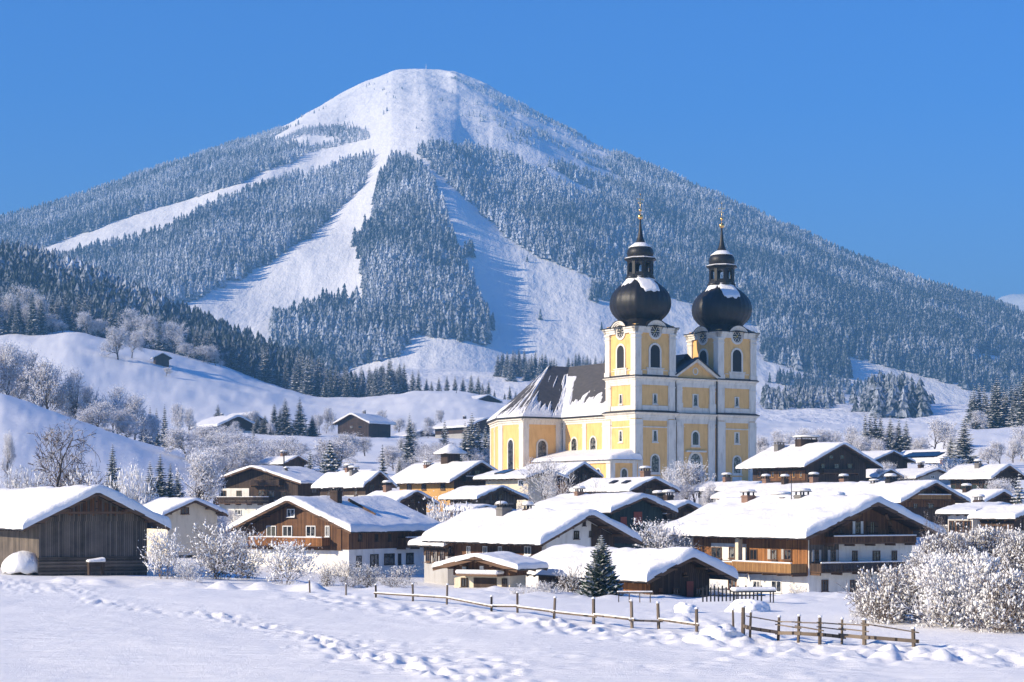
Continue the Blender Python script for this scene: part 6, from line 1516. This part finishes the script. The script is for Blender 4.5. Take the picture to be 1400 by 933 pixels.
Fs.append(tuple(range(n - 1, -1, -1))); mb.raw(V, Fs, M['snow_roof'], True); mb.build('snow', root)
# snow topped trough at the barn gable
c = wpt(131, 781, 146.5); root = empty('trough', c, R(28)); tag(root, 'small dark wooden trough with a slab of snow against the barn gable', 'trough')
mb = MB(); mb.box(-.65, -.35, .35, .65, .35, .72, M['wood_dark']); mb.build('basin', root)
for s_ in (-1, 1):
    mb = MB(); mb.box(s_ * .55 - .07, -.3, -.3, s_ * .55 + .07, .3, .35, M['wood_dark']); mb.build('leg', root)
mb = MB(); mb.raw([(-.72, -.42, .73), (.72, -.42, .73), (.72, .42, .73), (-.72, .42, .73), (-.68, -.38, .86), (.68, -.38, 1.08), (.68, .38, 1.12), (-.68, .38, .92)], [(0,3,2,1),(4,5,6,7),(0,1,5,4),(1,2,6,5),(2,3,7,6),(3,0,4,7)], M['snow_roof']); mb.build('snow', root, bevel=.08)
for (nm, lb, px, base, w_, h_, sd) in (('snow_heap', 'shovelled snow heap at the right corner of the timber shed', 936, 838, 34, 13, 3), ('snow_heap', 'long snow bank before the largest chalet\'s ground floor', 1020, 836, 60, 15, 5), ('snow_heap', 'rough snow heap in the gap between the two fences', 985, 872, 60, 15, 7), ('snow_heap', 'smaller snow heap left of the fence gap', 955, 876, 40, 8, 8)):
    o = snow_heap(nm, lb, px, base, w_, h_, sd); tag(o, lb, 'snow heap')
# garden table
c = gp(1030, 824); root = empty('garden_table', c, .2); tag(root, 'low garden table under a flat slab of snow before the largest chalet', 'table')
mb = MB(); mb.box(-1.3, -.4, .62, 1.3, .4, .68, M['iron']); mb.build('table_top', root)
for (a, b_) in ((-1.2, -.3), (1.14, -.3), (1.14, .24), (-1.2, .24)): mb = MB(); mb.box(a, b_, -.2, a + .06, b_ + .06, .62, M['iron']); mb.build('leg', root)
mb = MB(); mb.box(-1.35, -.45, .682, 1.35, .45, .92, M['snow_roof']); mb.build('snow', root, bevel=.1)
# summit mast
c = Vector((AX * .995, 4560.0, 0)); c.z = ground_z(c.x, c.y); root = empty('transmitter_mast', c); tag(root, 'frosted transmitter mast standing on the mountain summit', 'mast')
mb = MB()
for k in range(3):
    a = 2.094 * k; mb.bar((2.4 * math.cos(a), 2.4 * math.sin(a), -3), (.7 * math.cos(a), .7 * math.sin(a), 22), .55, .55, M['snow_roof'])
    for j in range(6):
        z0, z1 = j * 3.7, (j + 1) * 3.7; r0_, r1_ = 2.4 - 1.7 * (z0 + 3) / 25, 2.4 - 1.7 * (z1 + 3) / 25; a2 = a + 2.094
        mb.bar((r0_ * math.cos(a), r0_ * math.sin(a), z0), (r1_ * math.cos(a2), r1_ * math.sin(a2), z1), .3, .3, M['snow_roof'])
mb.build('lattice', root)
mb = MB(); mb.tube((0, 0, 21), (0, 0, 30), .6, .3, M['snow_roof'], 6); mb.build('antenna', root)
mb = MB(); mb.tube((-1.4, -1.5, 15), (-1.4, -2.4, 15), 1.4, 1.4, M['white'], 12); mb.build('dish', root)
mb = MB(); mb.box(4, -3, -2, 11, 3, 4.5, M['plaster_grey']); o = mb.build('summit_hut', loc=c); tag(o, 'small snowed in hut beside the summit mast', 'hut'); mb = MB(); mb.box(3.6, -3.4, 4.5, 11.4, 3.4, 5.6, M['snow_roof']); mb.build('snow', o)
